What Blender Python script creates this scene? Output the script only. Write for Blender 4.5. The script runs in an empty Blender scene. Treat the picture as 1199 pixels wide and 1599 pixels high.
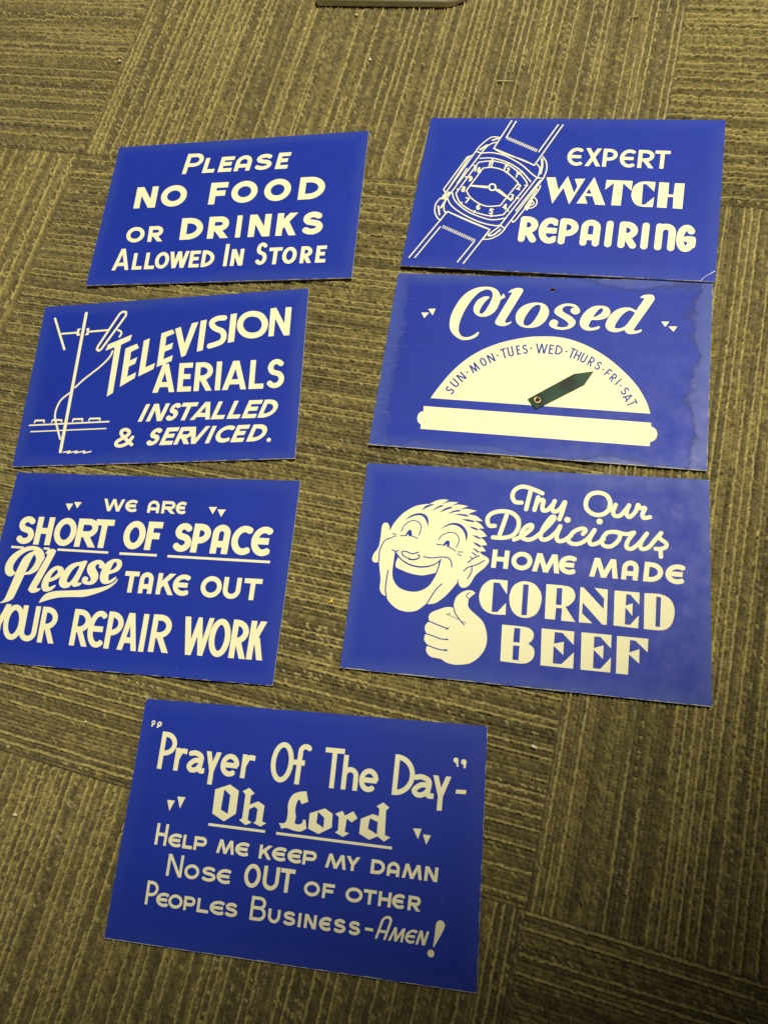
import bpy, bmesh, math, random, json
import numpy as np
from mathutils import Matrix, Vector

scene = bpy.context.scene
col = scene.collection

# ------------------------------------------------------------------ camera
CAM = {'loc': [0.0, 0.0, 0.58983], 'R': [0.955616, 0.241691, -0.168473], 'U': [-0.180945, 0.932765, 0.311784], 'B': [0.232501, -0.267461, 0.935098], 'lens': 26.15}
cd = bpy.data.cameras.new('camera')
cam = bpy.data.objects.new('camera', cd)
col.objects.link(cam)
m = Matrix.Identity(4)
for i in range(3):
    m[i][0], m[i][1], m[i][2], m[i][3] = CAM['R'][i], CAM['U'][i], CAM['B'][i], CAM['loc'][i]
cam.matrix_world = m
cd.sensor_fit = 'VERTICAL'
cd.sensor_height = 36.0
cd.lens = CAM['lens']
cd.clip_start = 0.01
cd.clip_end = 50.0
scene.camera = cam

# ------------------------------------------------------------------ light: indoor, ceiling lamps
scene.view_settings.view_transform = 'Standard'
scene.view_settings.look = 'None'
scene.view_settings.gamma = 1.0
scene.view_settings.use_curve_mapping = False
scene.view_settings.exposure = 0.0

world = bpy.data.worlds.new('World')
scene.world = world
world.use_nodes = True
bg = world.node_tree.nodes['Background']
bg.inputs['Color'].default_value = (1.0, 0.92, 0.76, 1)
bg.inputs['Strength'].default_value = 0.05

def aim(o, target):
    d = Vector(target) - o.location
    o.rotation_euler = d.to_track_quat('-Z', 'Y').to_euler()

def area(name, loc, target, sx, sy, power, color):
    l = bpy.data.lights.new(name, 'AREA')
    l.shape = 'RECTANGLE'; l.size = sx; l.size_y = sy
    l.energy = power; l.color = color
    o = bpy.data.objects.new(name, l); col.objects.link(o)
    o.location = loc; aim(o, target)
    return o

def spot(name, loc, target, power, color, size, blend, radius):
    l = bpy.data.lights.new(name, 'SPOT')
    l.energy = power; l.color = color
    l.spot_size = math.radians(size); l.spot_blend = blend
    l.shadow_soft_size = radius
    o = bpy.data.objects.new(name, l); col.objects.link(o)
    o.location = loc; aim(o, target)
    return o

LAMP = (1.0, 0.94, 0.74)
spot('ceiling_lamp', (0.451, 0.95, 2.296), (-0.803, 1.266, 0.0), 345.0, LAMP, 76.0, 0.36, 0.13)  # beam edge shaped to imitate an unseen person's shadow at lower right

cyc = scene.cycles
cyc.max_bounces = 4
cyc.use_denoising = False

# ------------------------------------------------------------------ node helpers
def new_mat(name):
    mt = bpy.data.materials.new(name); mt.use_nodes = True
    nt = mt.node_tree; nt.nodes.clear()
    out = nt.nodes.new('ShaderNodeOutputMaterial')
    b = nt.nodes.new('ShaderNodeBsdfPrincipled')
    nt.links.new(b.outputs[0], out.inputs[0])
    return mt, nt, b
def N(nt, t, **kw):
    n = nt.nodes.new(t)
    for k, v in kw.items(): setattr(n, k, v)
    return n
def V(nt, op, a, b=None, clamp=False):
    n = nt.nodes.new('ShaderNodeMath'); n.operation = op; n.use_clamp = clamp
    for i, x in enumerate((a, b)):
        if x is None: continue
        if isinstance(x, (int, float)): n.inputs[i].default_value = x
        else: nt.links.new(x, n.inputs[i])
    return n.outputs[0]
def noise(nt, vec, scale, detail=2.0, rough=0.5, dist=0.0):
    n = nt.nodes.new('ShaderNodeTexNoise')
    n.inputs['Scale'].default_value = scale; n.inputs['Detail'].default_value = detail
    n.inputs['Roughness'].default_value = rough; n.inputs['Distortion'].default_value = dist
    if vec is not None: nt.links.new(vec, n.inputs['Vector'])
    return n.outputs['Fac']
def mapr(nt, x, a, b, c, d, smooth=False):
    n = nt.nodes.new('ShaderNodeMapRange')
    if smooth: n.interpolation_type = 'SMOOTHSTEP'
    n.inputs[1].default_value = a; n.inputs[2].default_value = b; n.inputs[3].default_value = c; n.inputs[4].default_value = d
    nt.links.new(x, n.inputs[0]); return n.outputs[0]
def mix(nt, fac, a, b, mode='MIX'):
    n = nt.nodes.new('ShaderNodeMix'); n.data_type = 'RGBA'; n.blend_type = mode
    if isinstance(fac, (int, float)): n.inputs[0].default_value = fac
    else: nt.links.new(fac, n.inputs[0])
    for i, x in ((6, a), (7, b)):
        if isinstance(x, tuple): n.inputs[i].default_value = x
        else: nt.links.new(x, n.inputs[i])
    return n.outputs[2]
def bump(nt, h, strength, dist):
    n = nt.nodes.new('ShaderNodeBump'); n.inputs['Strength'].default_value = strength; n.inputs['Distance'].default_value = dist
    nt.links.new(h, n.inputs['Height']); return n.outputs[0]

# ------------------------------------------------------------------ carpet: loop pile tiles, quarter turned
TILE = 0.6096
GX, GY = 0.024, 0.512
ROWS = 192
PILE = -0.0012
rng = np.random.default_rng(7)

def carpet_material():
    mt, nt, b = new_mat('carpet_yarn')
    at = N(nt, 'ShaderNodeAttribute', attribute_name='yarn')
    tc = N(nt, 'ShaderNodeTexCoord')
    fib = noise(nt, tc.outputs['Object'], 1500, 3, 0.7)
    c1 = mix(nt, 1.0, at.outputs['Color'], mapr_color(nt, fib, 0.62, 1.38), 'MULTIPLY')
    dirt = noise(nt, tc.outputs['Object'], 7, 4, 0.6)
    c2 = mix(nt, 1.0, c1, mapr_color(nt, dirt, 0.82, 1.18), 'MULTIPLY')
    nt.links.new(c2, b.inputs['Base Color'])
    b.inputs['Roughness'].default_value = 0.92
    b.inputs['Specular IOR Level'].default_value = 0.18
    b.inputs['Sheen Weight'].default_value = 0.25
    b.inputs['Sheen Roughness'].default_value = 0.6
    b.inputs['Sheen Tint'].default_value = (1.0, 0.95, 0.8, 1)
    nt.links.new(bump(nt, fib, 0.7, 0.0006), b.inputs['Normal'])
    return mt
def mapr_color(nt, x, lo, hi):
    v = mapr(nt, x, 0.25, 0.75, lo, hi)
    n = nt.nodes.new('ShaderNodeCombineColor')
    for i in range(3): nt.links.new(v, n.inputs[i])
    return n.outputs[0]

DARK = np.array([0.114, 0.091, 0.0270]); MID = np.array([0.176, 0.141, 0.043]); LITE = np.array([0.335, 0.277, 0.092]); PALE = np.array([0.36, 0.305, 0.125])

def carpet_tile(cx, cy, turned, fine, mat):
    """height field of tufted rows; rows run along local v; turned=True lays them along world x"""
    step = 0.00080 if fine else 0.003
    nu = ROWS * (4 if fine else 1)
    nv = int(TILE / step)
    pitch = TILE / ROWS
    u = (np.arange(nu + 1)) * (TILE / nu)
    v = (np.arange(nv + 1)) * (TILE / nv)
    # rows: kind per row and stretch of row
    kind = np.zeros(ROWS, int); gap = 0
    for r in range(ROWS):
        gap += 1
        x = rng.random()
        if gap >= 2 and (x < 0.46 or gap > 4): kind[r] = 2; gap = 0
        elif x < 0.66: kind[r] = 1
        elif x > 0.90: kind[r] = 3
    seg = 64
    K = np.repeat(kind[:, None], seg, 1)
    for r in range(ROWS):
        p = int(rng.integers(-30, 10))
        while p < seg:
            ln = int(rng.integers(5, 34)); q = p + ln
            x = rng.random()
            nk = None
            if kind[r] == 2 and x < 0.20: nk = 1
            elif kind[r] == 0 and x < 0.16: nk = 1
            elif kind[r] == 1 and x < 0.30: nk = 0
            elif kind[r] == 0 and x > 0.975: nk = 2
            elif kind[r] == 1 and x > 0.95: nk = 3
            if nk is not None: K[r, max(p, 0):max(q, 0)] = nk
            p = q
    pw = 0.0027
    nl = int(TILE / pw) + 2
    loopH = rng.normal(0, 1, (ROWS, nl)); loopC = rng.normal(0, 1, (ROWS, nl)); phase = rng.random(ROWS); lean = rng.normal(0.42, 0.22, ROWS)
    wob = np.cumsum(rng.normal(0, 1, (ROWS, 40)), 1); wob -= wob.mean(1, keepdims=True); wob = np.clip(wob * 0.00012, -0.0005, 0.0005)
    UU, VV = np.meshgrid(u, v, indexing='ij')
    wi = np.clip(VV / TILE * 39, 0, 38.999); w0 = wi.astype(int); wf = wi - w0
    rr0 = np.clip((UU / pitch).astype(int), 0, ROWS - 1)
    W = wob[rr0, w0] * (1 - wf) + wob[rr0, w0 + 1] * wf
    side = np.stack([rng.normal(0, 0.00022, nl) for _ in range(ROWS)])
    l0 = np.clip((VV / pw + phase[rr0]).astype(int), 0, nl - 1)
    f = np.clip(UU / pitch - rr0 - 0.5 - (W + side[rr0, l0]) / pitch, -0.62, 0.62)
    k = K[rr0, np.clip((VV / TILE * seg).astype(int), 0, seg - 1)]
    lp = VV / pw + phase[rr0] + lean[rr0] * f * 2.0
    li = np.clip(lp.astype(int), 0, nl - 1); lf = lp - np.floor(lp) - 0.5
    prof = np.clip(1 - (np.abs(f) / np.where(k == 2, 0.50, 0.58)) ** 2.2, 0, 1)
    along = np.clip(1 - (np.abs(lf) / 0.56) ** 2.2, 0, 1)
    depth = np.where(k == 2, 0.34, 0.80)
    hgt = np.where(k == 2, 1.10, np.where(k == 1, 1.0, np.where(k == 3, 1.08, 0.84)))
    h = prof * (1 - depth + depth * along) * hgt * (1 + 0.20 * loopH[rr0, li])
    h = np.minimum(h, 1.15)
    edge = np.minimum(np.minimum(UU, TILE - UU), np.minimum(VV, TILE - VV))
    h = h * np.clip(0.35 + edge / 0.0022, 0, 1)
    fz = rng.normal(0, 1, UU.shape)
    Z = PILE - 0.0044 + 0.0038 * h + 0.00026 * fz
    C = np.empty(UU.shape + (4,), np.float32); C[..., 3] = 1
    pal = np.stack([DARK, MID, LITE, DARK])
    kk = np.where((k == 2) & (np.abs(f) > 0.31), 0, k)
    base = pal[kk]
    base = base * (1 + np.where(k == 2, 0.14, 0.28) * np.clip(loopC[rr0, li], -1.3, 2.4) + 0.16 * rng.normal(0, 1, UU.shape))[..., None]
    fleck = (k == 3) & (loopC[rr0, li] > 0.8) & (prof * along > 0.45)
    base[fleck] = PALE * (0.9 + 0.1 * loopH[rr0, li][fleck])[..., None]
    base[h < 0.30] *= 0.62        # shade between the loops, painted into the yarn colour
    stray = loopC[rr0, li] > 2.3
    base[stray] = MID * 1.7
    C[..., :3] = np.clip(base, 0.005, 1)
    co = np.empty(UU.shape + (3,), np.float32)
    if turned:
        co[..., 0] = VV + cx; co[..., 1] = UU + cy
    else:
        co[..., 0] = UU + cx; co[..., 1] = VV + cy
    co[..., 2] = Z
    n0, n1 = UU.shape
    idx = np.arange(n0 * n1, dtype=np.int32).reshape(n0, n1)
    a, b_, c, d = idx[:-1, :-1], idx[1:, :-1], idx[1:, 1:], idx[:-1, 1:]
    q = np.stack([a, b_, c, d] if not turned else [a, d, c, b_], -1).reshape(-1, 4)
    me = bpy.data.meshes.new('carpet')
    me.vertices.add(n0 * n1); me.vertices.foreach_set('co', co.reshape(-1))
    me.loops.add(q.size); me.loops.foreach_set('vertex_index', q.reshape(-1))
    me.polygons.add(len(q)); me.polygons.foreach_set('loop_start', np.arange(0, q.size, 4, dtype=np.int32))
    me.update(calc_edges=True)
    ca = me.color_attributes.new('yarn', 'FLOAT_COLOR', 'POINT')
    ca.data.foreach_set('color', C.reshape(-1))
    me.materials.append(mat)
    me.polygons.foreach_set('use_smooth', np.ones(len(q), bool))
    o = bpy.data.objects.new('carpet', me); col.objects.link(o)
    o['kind'] = 'structure'
    return o

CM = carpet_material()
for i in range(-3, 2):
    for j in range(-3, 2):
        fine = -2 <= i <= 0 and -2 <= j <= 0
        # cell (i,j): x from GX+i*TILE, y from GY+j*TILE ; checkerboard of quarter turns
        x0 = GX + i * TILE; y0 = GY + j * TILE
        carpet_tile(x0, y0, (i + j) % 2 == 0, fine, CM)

# floor slab under the tiles
def slab():
    me = bpy.data.meshes.new('floor'); bm = bmesh.new()
    vs = [bm.verts.new((x, y, PILE - 0.008)) for x, y in ((-6, -6), (6, -6), (6, 6), (-6, 6))]
    bm.faces.new(vs); bm.to_mesh(me); bm.free()
    mt, nt, b = new_mat('floor_dark'); b.inputs['Base Color'].default_value = (0.10, 0.085, 0.045, 1); b.inputs['Roughness'].default_value = 1
    nt.links.new(bump(nt, noise(nt, None, 400, 3), 1, 0.003), b.inputs['Normal'])
    me.materials.append(mt)
    o = bpy.data.objects.new('floor', me); col.objects.link(o); o['kind'] = 'structure'
slab()

# ------------------------------------------------------------------ hand lettering: stroke skeletons
def arc(cx, cy, rx, ry, a0, a1, n=None):
    n = n or max(6, int(abs(a1 - a0) / 9))
    return [(cx + rx * math.cos(math.radians(a0 + (a1 - a0) * i / n)), cy + ry * math.sin(math.radians(a0 + (a1 - a0) * i / n))) for i in range(n + 1)]
def catmull(p, closed=False, n=6):
    out = []; L = len(p)
    rng_ = range(L if closed else L - 1)
    for i in rng_:
        g = (lambda j: p[j % L]) if closed else (lambda j: p[min(max(j, 0), L - 1)])
        a, b, c, d = g(i - 1), g(i), g(i + 1), g(i + 2)
        for s in range(n):
            t = s / n
            out.append(tuple(0.5 * ((2 * b[q]) + (-a[q] + c[q]) * t + (2 * a[q] - 5 * b[q] + 4 * c[q] - d[q]) * t * t + (-a[q] + 3 * b[q] - 3 * c[q] + d[q]) * t ** 3) for q in (0, 1)))
    if not closed: out.append(tuple(p[-1]))
    return out

def glyph(ch, W, H, w, rd):
    h = w / 2; L, R, B, T = h, W - h, h, H - h
    b0, t0 = (h, H - h) if rd else (0, H)
    xe = R if rd else W; xs = h if rd else 0
    ex = 0 if rd else w
    def diag(x0, y0, x1, y1):            # runs past both ends, clipped to the box afterwards
        d = math.hypot(x1 - x0, y1 - y0) or 1
        return [(x0 - (x1 - x0) / d * ex, y0 - (y1 - y0) / d * ex), (x1 + (x1 - x0) / d * ex, y1 + (y1 - y0) / d * ex)]
    def hw(dx): return h * math.sqrt(1 + (dx / H) ** 2)
    def lobe(yt, yb, xr, k=1.12):
        ry = (yt - yb) / 2; rx = min(ry * k, xr - L); cx = xr - rx
        return [(L, yt)] + arc(cx, (yt + yb) / 2, rx, ry, 90, -90) + [(L, yb)]
    stem = lambda x: [(x, b0), (x, t0)]
    S = []
    c = ch
    if c == 'A':
        k = hw(W / 2); ap = W / 2
        S = [diag(k, b0, ap - 0.06 * w, t0), diag(W - k, b0, ap + 0.06 * w, t0), [(W * 0.24, H * 0.27), (W * 0.76, H * 0.27)]]
    elif c == 'A2':
        rx = (R - L) / 2; ry = min(rx * 1.0, H * 0.4)
        S = [[(L, b0)] + arc(W / 2, T - ry, rx, ry, 180, 0) + [(R, b0)], [(L, H * 0.33), (R, H * 0.33)]]
    elif c == 'B':
        S = [stem(L), lobe(T, H * 0.53, W - h - 0.05 * W), lobe(H * 0.53, B, R)]
    elif c in ('C', 'E2', 'G'):
        rx = (W - w * 0.72) / 1.62; cx = L + rx; ry = (H - w) / 2
        if c == 'G':
            rx = (R - L) / 2; cx = W / 2
            S = [arc(cx, H / 2, rx, ry, 42, 330), [(R, H * 0.47), (R, H * 0.25)], [(W * 0.55, H * 0.47), (R, H * 0.47)]]
        else:
            S = [arc(cx, H / 2, rx, ry, 52, 308)]
        if c == 'E2': S.append([(L, H * 0.5), (W * 0.9, H * 0.5)])
    elif c == 'D':
        S = [stem(L), lobe(T, B, R, 1.25)]
    elif c == 'E':
        S = [stem(L), [(xs, T), (xe, T)], [(L, H * 0.52), (xe - 0.12 * W, H * 0.52)], [(xs, B), (xe, B)]]
    elif c == 'F':
        S = [stem(L), [(xs, T), (xe, T)], [(L, H * 0.50), (xe - 0.10 * W, H * 0.50)]]
    elif c == 'H':
        S = [stem(L), stem(R), [(L, H * 0.5), (R, H * 0.5)]]
    elif c == 'I':
        S = [stem(W / 2)]
    elif c == 'K':
        S = [stem(L), diag(L + 0.3 * w, H * 0.40, W - h * 1.3, t0), diag(L + 0.36 * (W - L), H * 0.56, W - h * 1.15, b0)]
        S[2][0] = (L + 0.36 * (W - L), H * 0.56); S[1][0] = (L, H * 0.40 - 0.3 * w * 0.8)
    elif c == 'L':
        S = [stem(L), [(xs, B), (xe, B)]]
    elif c == 'M':
        tx = W * 0.20 + h * 0.2; k = h * 1.03
        S = [diag(k, b0, tx, t0), diag(W - k, b0, W - tx, t0), diag(tx, t0, W / 2, b0 + 0.05 * H), diag(W - tx, t0, W / 2, b0 + 0.05 * H)]
    elif c == 'N':
        S = [stem(L), stem(R), diag(L + 0.08 * w, t0, R - 0.08 * w, b0)]
    elif c == 'N2':
        rx = (R - L) / 2
        S = [stem(L), [(L, H * 0.45)] + arc(W / 2, T - rx, rx, rx, 180, 0) + [(R, b0)]]
    elif c in ('O', '0'):
        S = [('closed', arc(W / 2, H / 2, (W - w) / 2, (H - w) / 2, 0, 360, 40)[:-1])]
    elif c == 'P':
        S = [stem(L), lobe(T, H * 0.43, R)]
    elif c == 'R':
        S = [stem(L), lobe(T, H * 0.45, R - 0.02 * W), diag(W * 0.42, H * 0.45, W - h * 1.15, b0)]
        S[2][0] = (W * 0.40, H * 0.47)
    elif c in ('S',):
        yu, yl = T, B; ym = H * 0.52
        ru = (T - ym) / 2; rl = (ym - B) / 2
        up = arc(W * 0.52, (T + ym) / 2, (W * 0.92 - w) / 2, ru, 28, 236)
        lo = arc(W * 0.50, (ym + B) / 2, (W - w) / 2, rl, 58, -152)
        S = [up + lo]
    elif c == 'T':
        S = [stem(W / 2), [(xs, T), (xe, T)]]
    elif c == 'U':
        rx = (R - L) / 2; ry = min(rx, H * 0.4)
        S = [[(L, t0)] + arc(W / 2, B + ry, rx, ry, 180, 360) + [(R, t0)]]
    elif c == 'V':
        k = hw(W / 2); S = [diag(k, t0, W / 2, b0), diag(W - k, t0, W / 2, b0)]
    elif c == 'W':
        k = hw(W / 4)
        S = [diag(k, t0, W * 0.29, b0), diag(W * 0.29, b0, W / 2, t0), diag(W / 2, t0, W * 0.71, b0), diag(W * 0.71, b0, W - k, t0)]
    elif c == 'X':
        k = hw(W); S = [diag(k, b0, W - k, t0), diag(k, t0, W - k, b0)]
    elif c == 'Y':
        k = hw(W / 2); S = [diag(k, t0, W / 2, H * 0.42), diag(W - k, t0, W / 2, H * 0.42), [(W / 2, b0), (W / 2, H * 0.47)]]
        S[0][1] = (W / 2, H * 0.42); S[1][1] = (W / 2, H * 0.42)
    elif c == 'r':
        S = [stem(L), catmull([(L, H * 0.5), (L + 0.22 * W, H * 0.80), (W * 0.62, T), (W, T - 0.02 * H)])]
    elif c == 'a':
        S = [catmull([(W * 0.12, H * 0.84), (W * 0.42, T), (W * 0.76, H * 0.72), (W * 0.74, H * 0.28), (W * 0.80, h), (W, h * 1.15)]),
             catmull([(W * 0.74, H * 0.56), (W * 0.40, H * 0.54), (L, H * 0.30), (W * 0.28, h), (W * 0.56, H * 0.16), (W * 0.74, H * 0.34)])]
    elif c == 'e':
        S = [arc(W / 2, H / 2, (W - w) / 2, (H - w) / 2, 0, 312), [(L, H * 0.5), (W - h * 0.6, H * 0.5)]]
    elif c == 'f':
        r = W * 0.30
        S = [[(W * 0.36, 0), (W * 0.36, T - r)] + arc(W * 0.36 + r, T - r, r, r, 180, 35), [(0, H * 0.53), (W * 0.70, H * 0.53)]]
    elif c == 'h':
        rx = (R - L) / 2; xh = H * 0.66
        S = [stem(L), [(L, H * 0.35)] + arc(W / 2, xh - h - rx, rx, rx, 180, 0) + [(R, 0)]]
    elif c == '1': S = [[(W / 2, 0), (W / 2, H)]]
    elif c == '2': S = [catmull([(L, H * 0.75), (W * 0.5, T), (R, H * 0.7), (W * 0.5, H * 0.35), (L, B)]), [(0, B), (W, B)]]
    elif c == '3': S = [catmull([(L, H * 0.85), (W * 0.5, T), (R, H * 0.75), (W * 0.45, H * 0.54)]), catmull([(W * 0.45, H * 0.54), (R, H * 0.3), (W * 0.5, B), (L, H * 0.18)])]
    elif c == '4': S = [[(W * 0.72, 0), (W * 0.72, H), (L, H * 0.3), (W, H * 0.3)]]
    elif c == '5': S = [[(W, T), (W * 0.25, T), (W * 0.15, H * 0.55)], catmull([(W * 0.15, H * 0.55), (W * 0.6, H * 0.6), (R, H * 0.32), (W * 0.5, B), (L, H * 0.15)])]
    elif c == '6': S = [catmull([(W * 0.8, T), (W * 0.3, H * 0.75), (L, H * 0.35), (W * 0.5, B), (R, H * 0.3), (W * 0.55, H * 0.55), (L, H * 0.35)])]
    elif c == '9': S = [catmull([(W * 0.2, B), (W * 0.7, H * 0.25), (R, H * 0.65), (W * 0.5, T), (L, H * 0.7), (W * 0.45, H * 0.45), (R, H * 0.65)])]
    elif c == '7': S = [[(0, T), (W * 0.9, T), (W * 0.3, 0)]]
    elif c == '8': S = [('closed', arc(W / 2, H * 0.74, (W - w) / 2 * 0.85, H * 0.26 - h, 0, 360, 20)[:-1]), ('closed', arc(W / 2, H * 0.27, (W - w) / 2, H * 0.27 - h, 0, 360, 20)[:-1])]
    return S

def ribbon(pts, w, closed, rd):
    """stroke -> list of convex polygons (quads and joint discs)"""
    out = []; n = len(pts); h = w / 2
    segs = [(pts[i], pts[(i + 1) % n]) for i in range(n if closed else n - 1)]
    for a, b in segs:
        dx, dy = b[0] - a[0], b[1] - a[1]; d = math.hypot(dx, dy)
        if d < 1e-6: continue
        nx, ny = -dy / d * h, dx / d * h
        out.append([(a[0] + nx, a[1] + ny), (a[0] - nx, a[1] - ny), (b[0] - nx, b[1] - ny), (b[0] + nx, b[1] + ny)])
    js = pts if (closed or rd) else pts[1:-1]
    for q in js: out.append(arc(q[0], q[1], h, h, 0, 360, 18)[:-1])
    return out
def clip_box(poly, W, H):
    def cut(p, f):
        o = []
        for i in range(len(p)):
            a, b = p[i], p[(i + 1) % len(p)]; fa, fb = f(a), f(b)
            if fa >= 0: o.append(a)
            if (fa >= 0) != (fb >= 0):
                t = fa / (fa - fb); o.append((a[0] + (b[0] - a[0]) * t, a[1] + (b[1] - a[1]) * t))
        return o
    for f in (lambda q: q[1], lambda q: H - q[1], lambda q: q[0] + 0.02 * W, lambda q: 1.02 * W - q[0]):
        if len(poly) < 3: return []
        poly = cut(poly, f)
    return poly

SW, SH = 279.0, 176.4
RES = 0.15
class Ink:
    """signed distance raster of one printed layer, later traced back to outlines"""
    def __init__(s):
        s.nx = int(SW / RES) + 3; s.ny = int(SH / RES) + 3
        s.x = -SW / 2 - RES + np.arange(s.nx) * RES; s.y = -SH / 2 - RES + np.arange(s.ny) * RES
        s.f = np.full((s.ny, s.nx), -1.0, np.float32)
    def win(s, P, pad=0.5):
        P = np.asarray(P); lo = P.min(0) - pad; hi = P.max(0) + pad
        i0 = max(0, int((lo[0] - s.x[0]) / RES)); i1 = min(s.nx, int((hi[0] - s.x[0]) / RES) + 2)
        j0 = max(0, int((lo[1] - s.y[0]) / RES)); j1 = min(s.ny, int((hi[1] - s.y[0]) / RES) + 2)
        return i0, i1, j0, j1
    def put(s, w, d, c):
        i0, i1, j0, j1 = w; d = np.clip(d, -1, 1)
        v = s.f[j0:j1, i0:i1]
        s.f[j0:j1, i0:i1] = np.maximum(v, d) if c else np.minimum(v, -d)
    def convex(s, P, c):
        if len(P) < 3: return
        w = s.win(P); i0, i1, j0, j1 = w
        if i1 <= i0 or j1 <= j0: return
        A = sum(P[i][0] * P[(i + 1) % len(P)][1] - P[(i + 1) % len(P)][0] * P[i][1] for i in range(len(P)))
        sg = 1 if A > 0 else -1
        X = s.x[i0:i1][None, :]; Y = s.y[j0:j1][:, None]; d = None
        for i in range(len(P)):
            a, b = P[i], P[(i + 1) % len(P)]; ex, ey = b[0] - a[0], b[1] - a[1]; L = math.hypot(ex, ey)
            if L < 1e-7: continue
            e = sg * (ex * (Y - a[1]) - ey * (X - a[0])) / L
            d = e if d is None else np.minimum(d, e)
        if d is not None: s.put(w, d, c)
    def shape(s, P, c):
        w = s.win(P); i0, i1, j0, j1 = w
        if i1 <= i0 or j1 <= j0: return
        X, Y = np.meshgrid(s.x[i0:i1], s.y[j0:j1]); D = np.full(X.shape, 9.0); ins = np.zeros(X.shape, bool)
        for i in range(len(P)):
            ax, ay = P[i]; bx, by = P[(i + 1) % len(P)]; ex, ey = bx - ax, by - ay; L2 = ex * ex + ey * ey
            if L2 < 1e-12: continue
            t = np.clip(((X - ax) * ex + (Y - ay) * ey) / L2, 0, 1)
            D = np.minimum(D, (X - ax - t * ex) ** 2 + (Y - ay - t * ey) ** 2)
            if ay != by:
                cr = ((ay > Y) != (by > Y)) & (X < ex * (Y - ay) / ey + ax)
                ins ^= cr
        D = np.sqrt(D); s.put(w, np.where(ins, D, -D), c)
    def draw(s, items):
        for it in items:
            k = it[0]
            if k == 'L':
                _, w, q, letters, rd, c = it
                BL, BR, TL, TR = [np.array(q[i:i + 2]) for i in (0, 2, 4, 6)]
                for t in letters:
                    ch, u0, u1 = t[:3]; v0, v1 = (t[3], t[4]) if len(t) > 3 else (0.0, 1.0)
                    at = lambda u, v: (BL * (1 - u) + BR * u) * (1 - v) + (TL * (1 - u) + TR * u) * v
                    o = at(u0, v0); e = at(u1, v0) - o; W = np.hypot(*e); e = e / W
                    tp = (at(u0, v1) + at(u1, v1)) / 2 - (at(u0, v0) + at(u1, v0)) / 2
                    H = abs(e[0] * tp[1] - e[1] * tp[0]); f = tp / H
                    for S in glyph(ch, W, H, w, rd):
                        cl = isinstance(S, tuple)
                        for P in ribbon(S[1] if cl else S, w, cl, rd):
                            P = clip_box(P, W, H)
                            s.convex([(o[0] + e[0] * x + f[0] * y, o[1] + e[1] * x + f[1] * y) for x, y in P], c)
            elif k == 'P':
                _, c, sm, fl, cor = it
                P = [(fl[i], fl[i + 1]) for i in range(0, len(fl), 2)]
                if sm:
                    if cor:
                        cor = sorted(cor); out = []
                        for a, b in zip(cor, cor[1:] + [cor[0] + len(P)]):
                            run = [P[i % len(P)] for i in range(a, b + 1)]
                            out += catmull(run)[:-1] if len(run) > 2 else run[:-1]
                        P = out
                    else: P = catmull(P, True)
                s.shape(P, c)
            elif k == 'S':
                _, c, w, fl, cl, sm, rd = it
                P = [(fl[i], fl[i + 1]) for i in range(0, len(fl), 2)]
                if sm: P = catmull(P, bool(cl))
                for Q in ribbon(P, w, cl, rd): s.convex(Q, c)
            elif k == 'D':
                _, c, x, y, r = it
                s.convex(arc(x, y, r, r, 0, 360, 28)[:-1], c)
    def loops(s, tol=0.03):
        f = s.f.copy(); f[0] = f[-1] = -1; f[:, 0] = f[:, -1] = -1
        f[np.abs(f) < 1e-4] = 1e-4
        I = f > 0
        code = I[:-1, :-1] * 1 + I[:-1, 1:] * 2 + I[1:, 1:] * 4 + I[1:, :-1] * 8
        js, is_ = np.nonzero((code > 0) & (code < 15))
        TBL = {1: [(3, 0)], 2: [(0, 1)], 3: [(3, 1)], 4: [(1, 2)], 5: [(3, 0), (1, 2)], 6: [(0, 2)], 7: [(3, 2)], 8: [(2, 3)], 9: [(2, 0)], 10: [(0, 1), (2, 3)], 11: [(2, 1)], 12: [(1, 3)], 13: [(1, 0)], 14: [(0, 3)]}
        nxt = {}
        for j, i in zip(js.tolist(), is_.tolist()):
            for a, b in TBL[int(code[j, i])]:
                ed = ((0, j, i), (1, j, i + 1), (0, j + 1, i), (1, j, i))
                nxt[ed[a]] = ed[b]
        def pos(e):
            t, j, i = e
            a = f[j, i]
            if t == 0: b = f[j, i + 1]; return (s.x[i] + RES * a / (a - b), s.y[j])
            b = f[j + 1, i]; return (s.x[i], s.y[j] + RES * a / (a - b))
        out = []
        while nxt:
            st, e = nxt.popitem(); ring = [st]
            while e != st:
                ring.append(e); e = nxt.pop(e, st)
            P = np.array([pos(q) for q in ring])
            if len(P) < 6: continue
            P = simplify(P, tol)
            if len(P) >= 3: out.append(P)
        return out
def simplify(P, tol):
    n = len(P); k = int(np.argmax(((P - P[0]) ** 2).sum(1)))
    if k == 0: return P[:0]
    keep = np.zeros(n + 1, bool); Q = np.vstack([P, P[:1]]); keep[[0, k, n]] = True
    stack = [(0, k), (k, n)]
    while stack:
        a, b = stack.pop()
        if b - a < 2: continue
        d = Q[b] - Q[a]; L = math.hypot(*d) or 1e-9; R = Q[a + 1:b] - Q[a]
        e = np.abs(d[0] * R[:, 1] - d[1] * R[:, 0]) / L if L > 1e-8 else np.hypot(R[:, 0], R[:, 1])
        m_ = int(np.argmax(e))
        if e[m_] > tol:
            m_ += a + 1; keep[m_] = True; stack += [(a, m_), (m_, b)]
    return Q[:-1][keep[:-1]]

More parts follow.
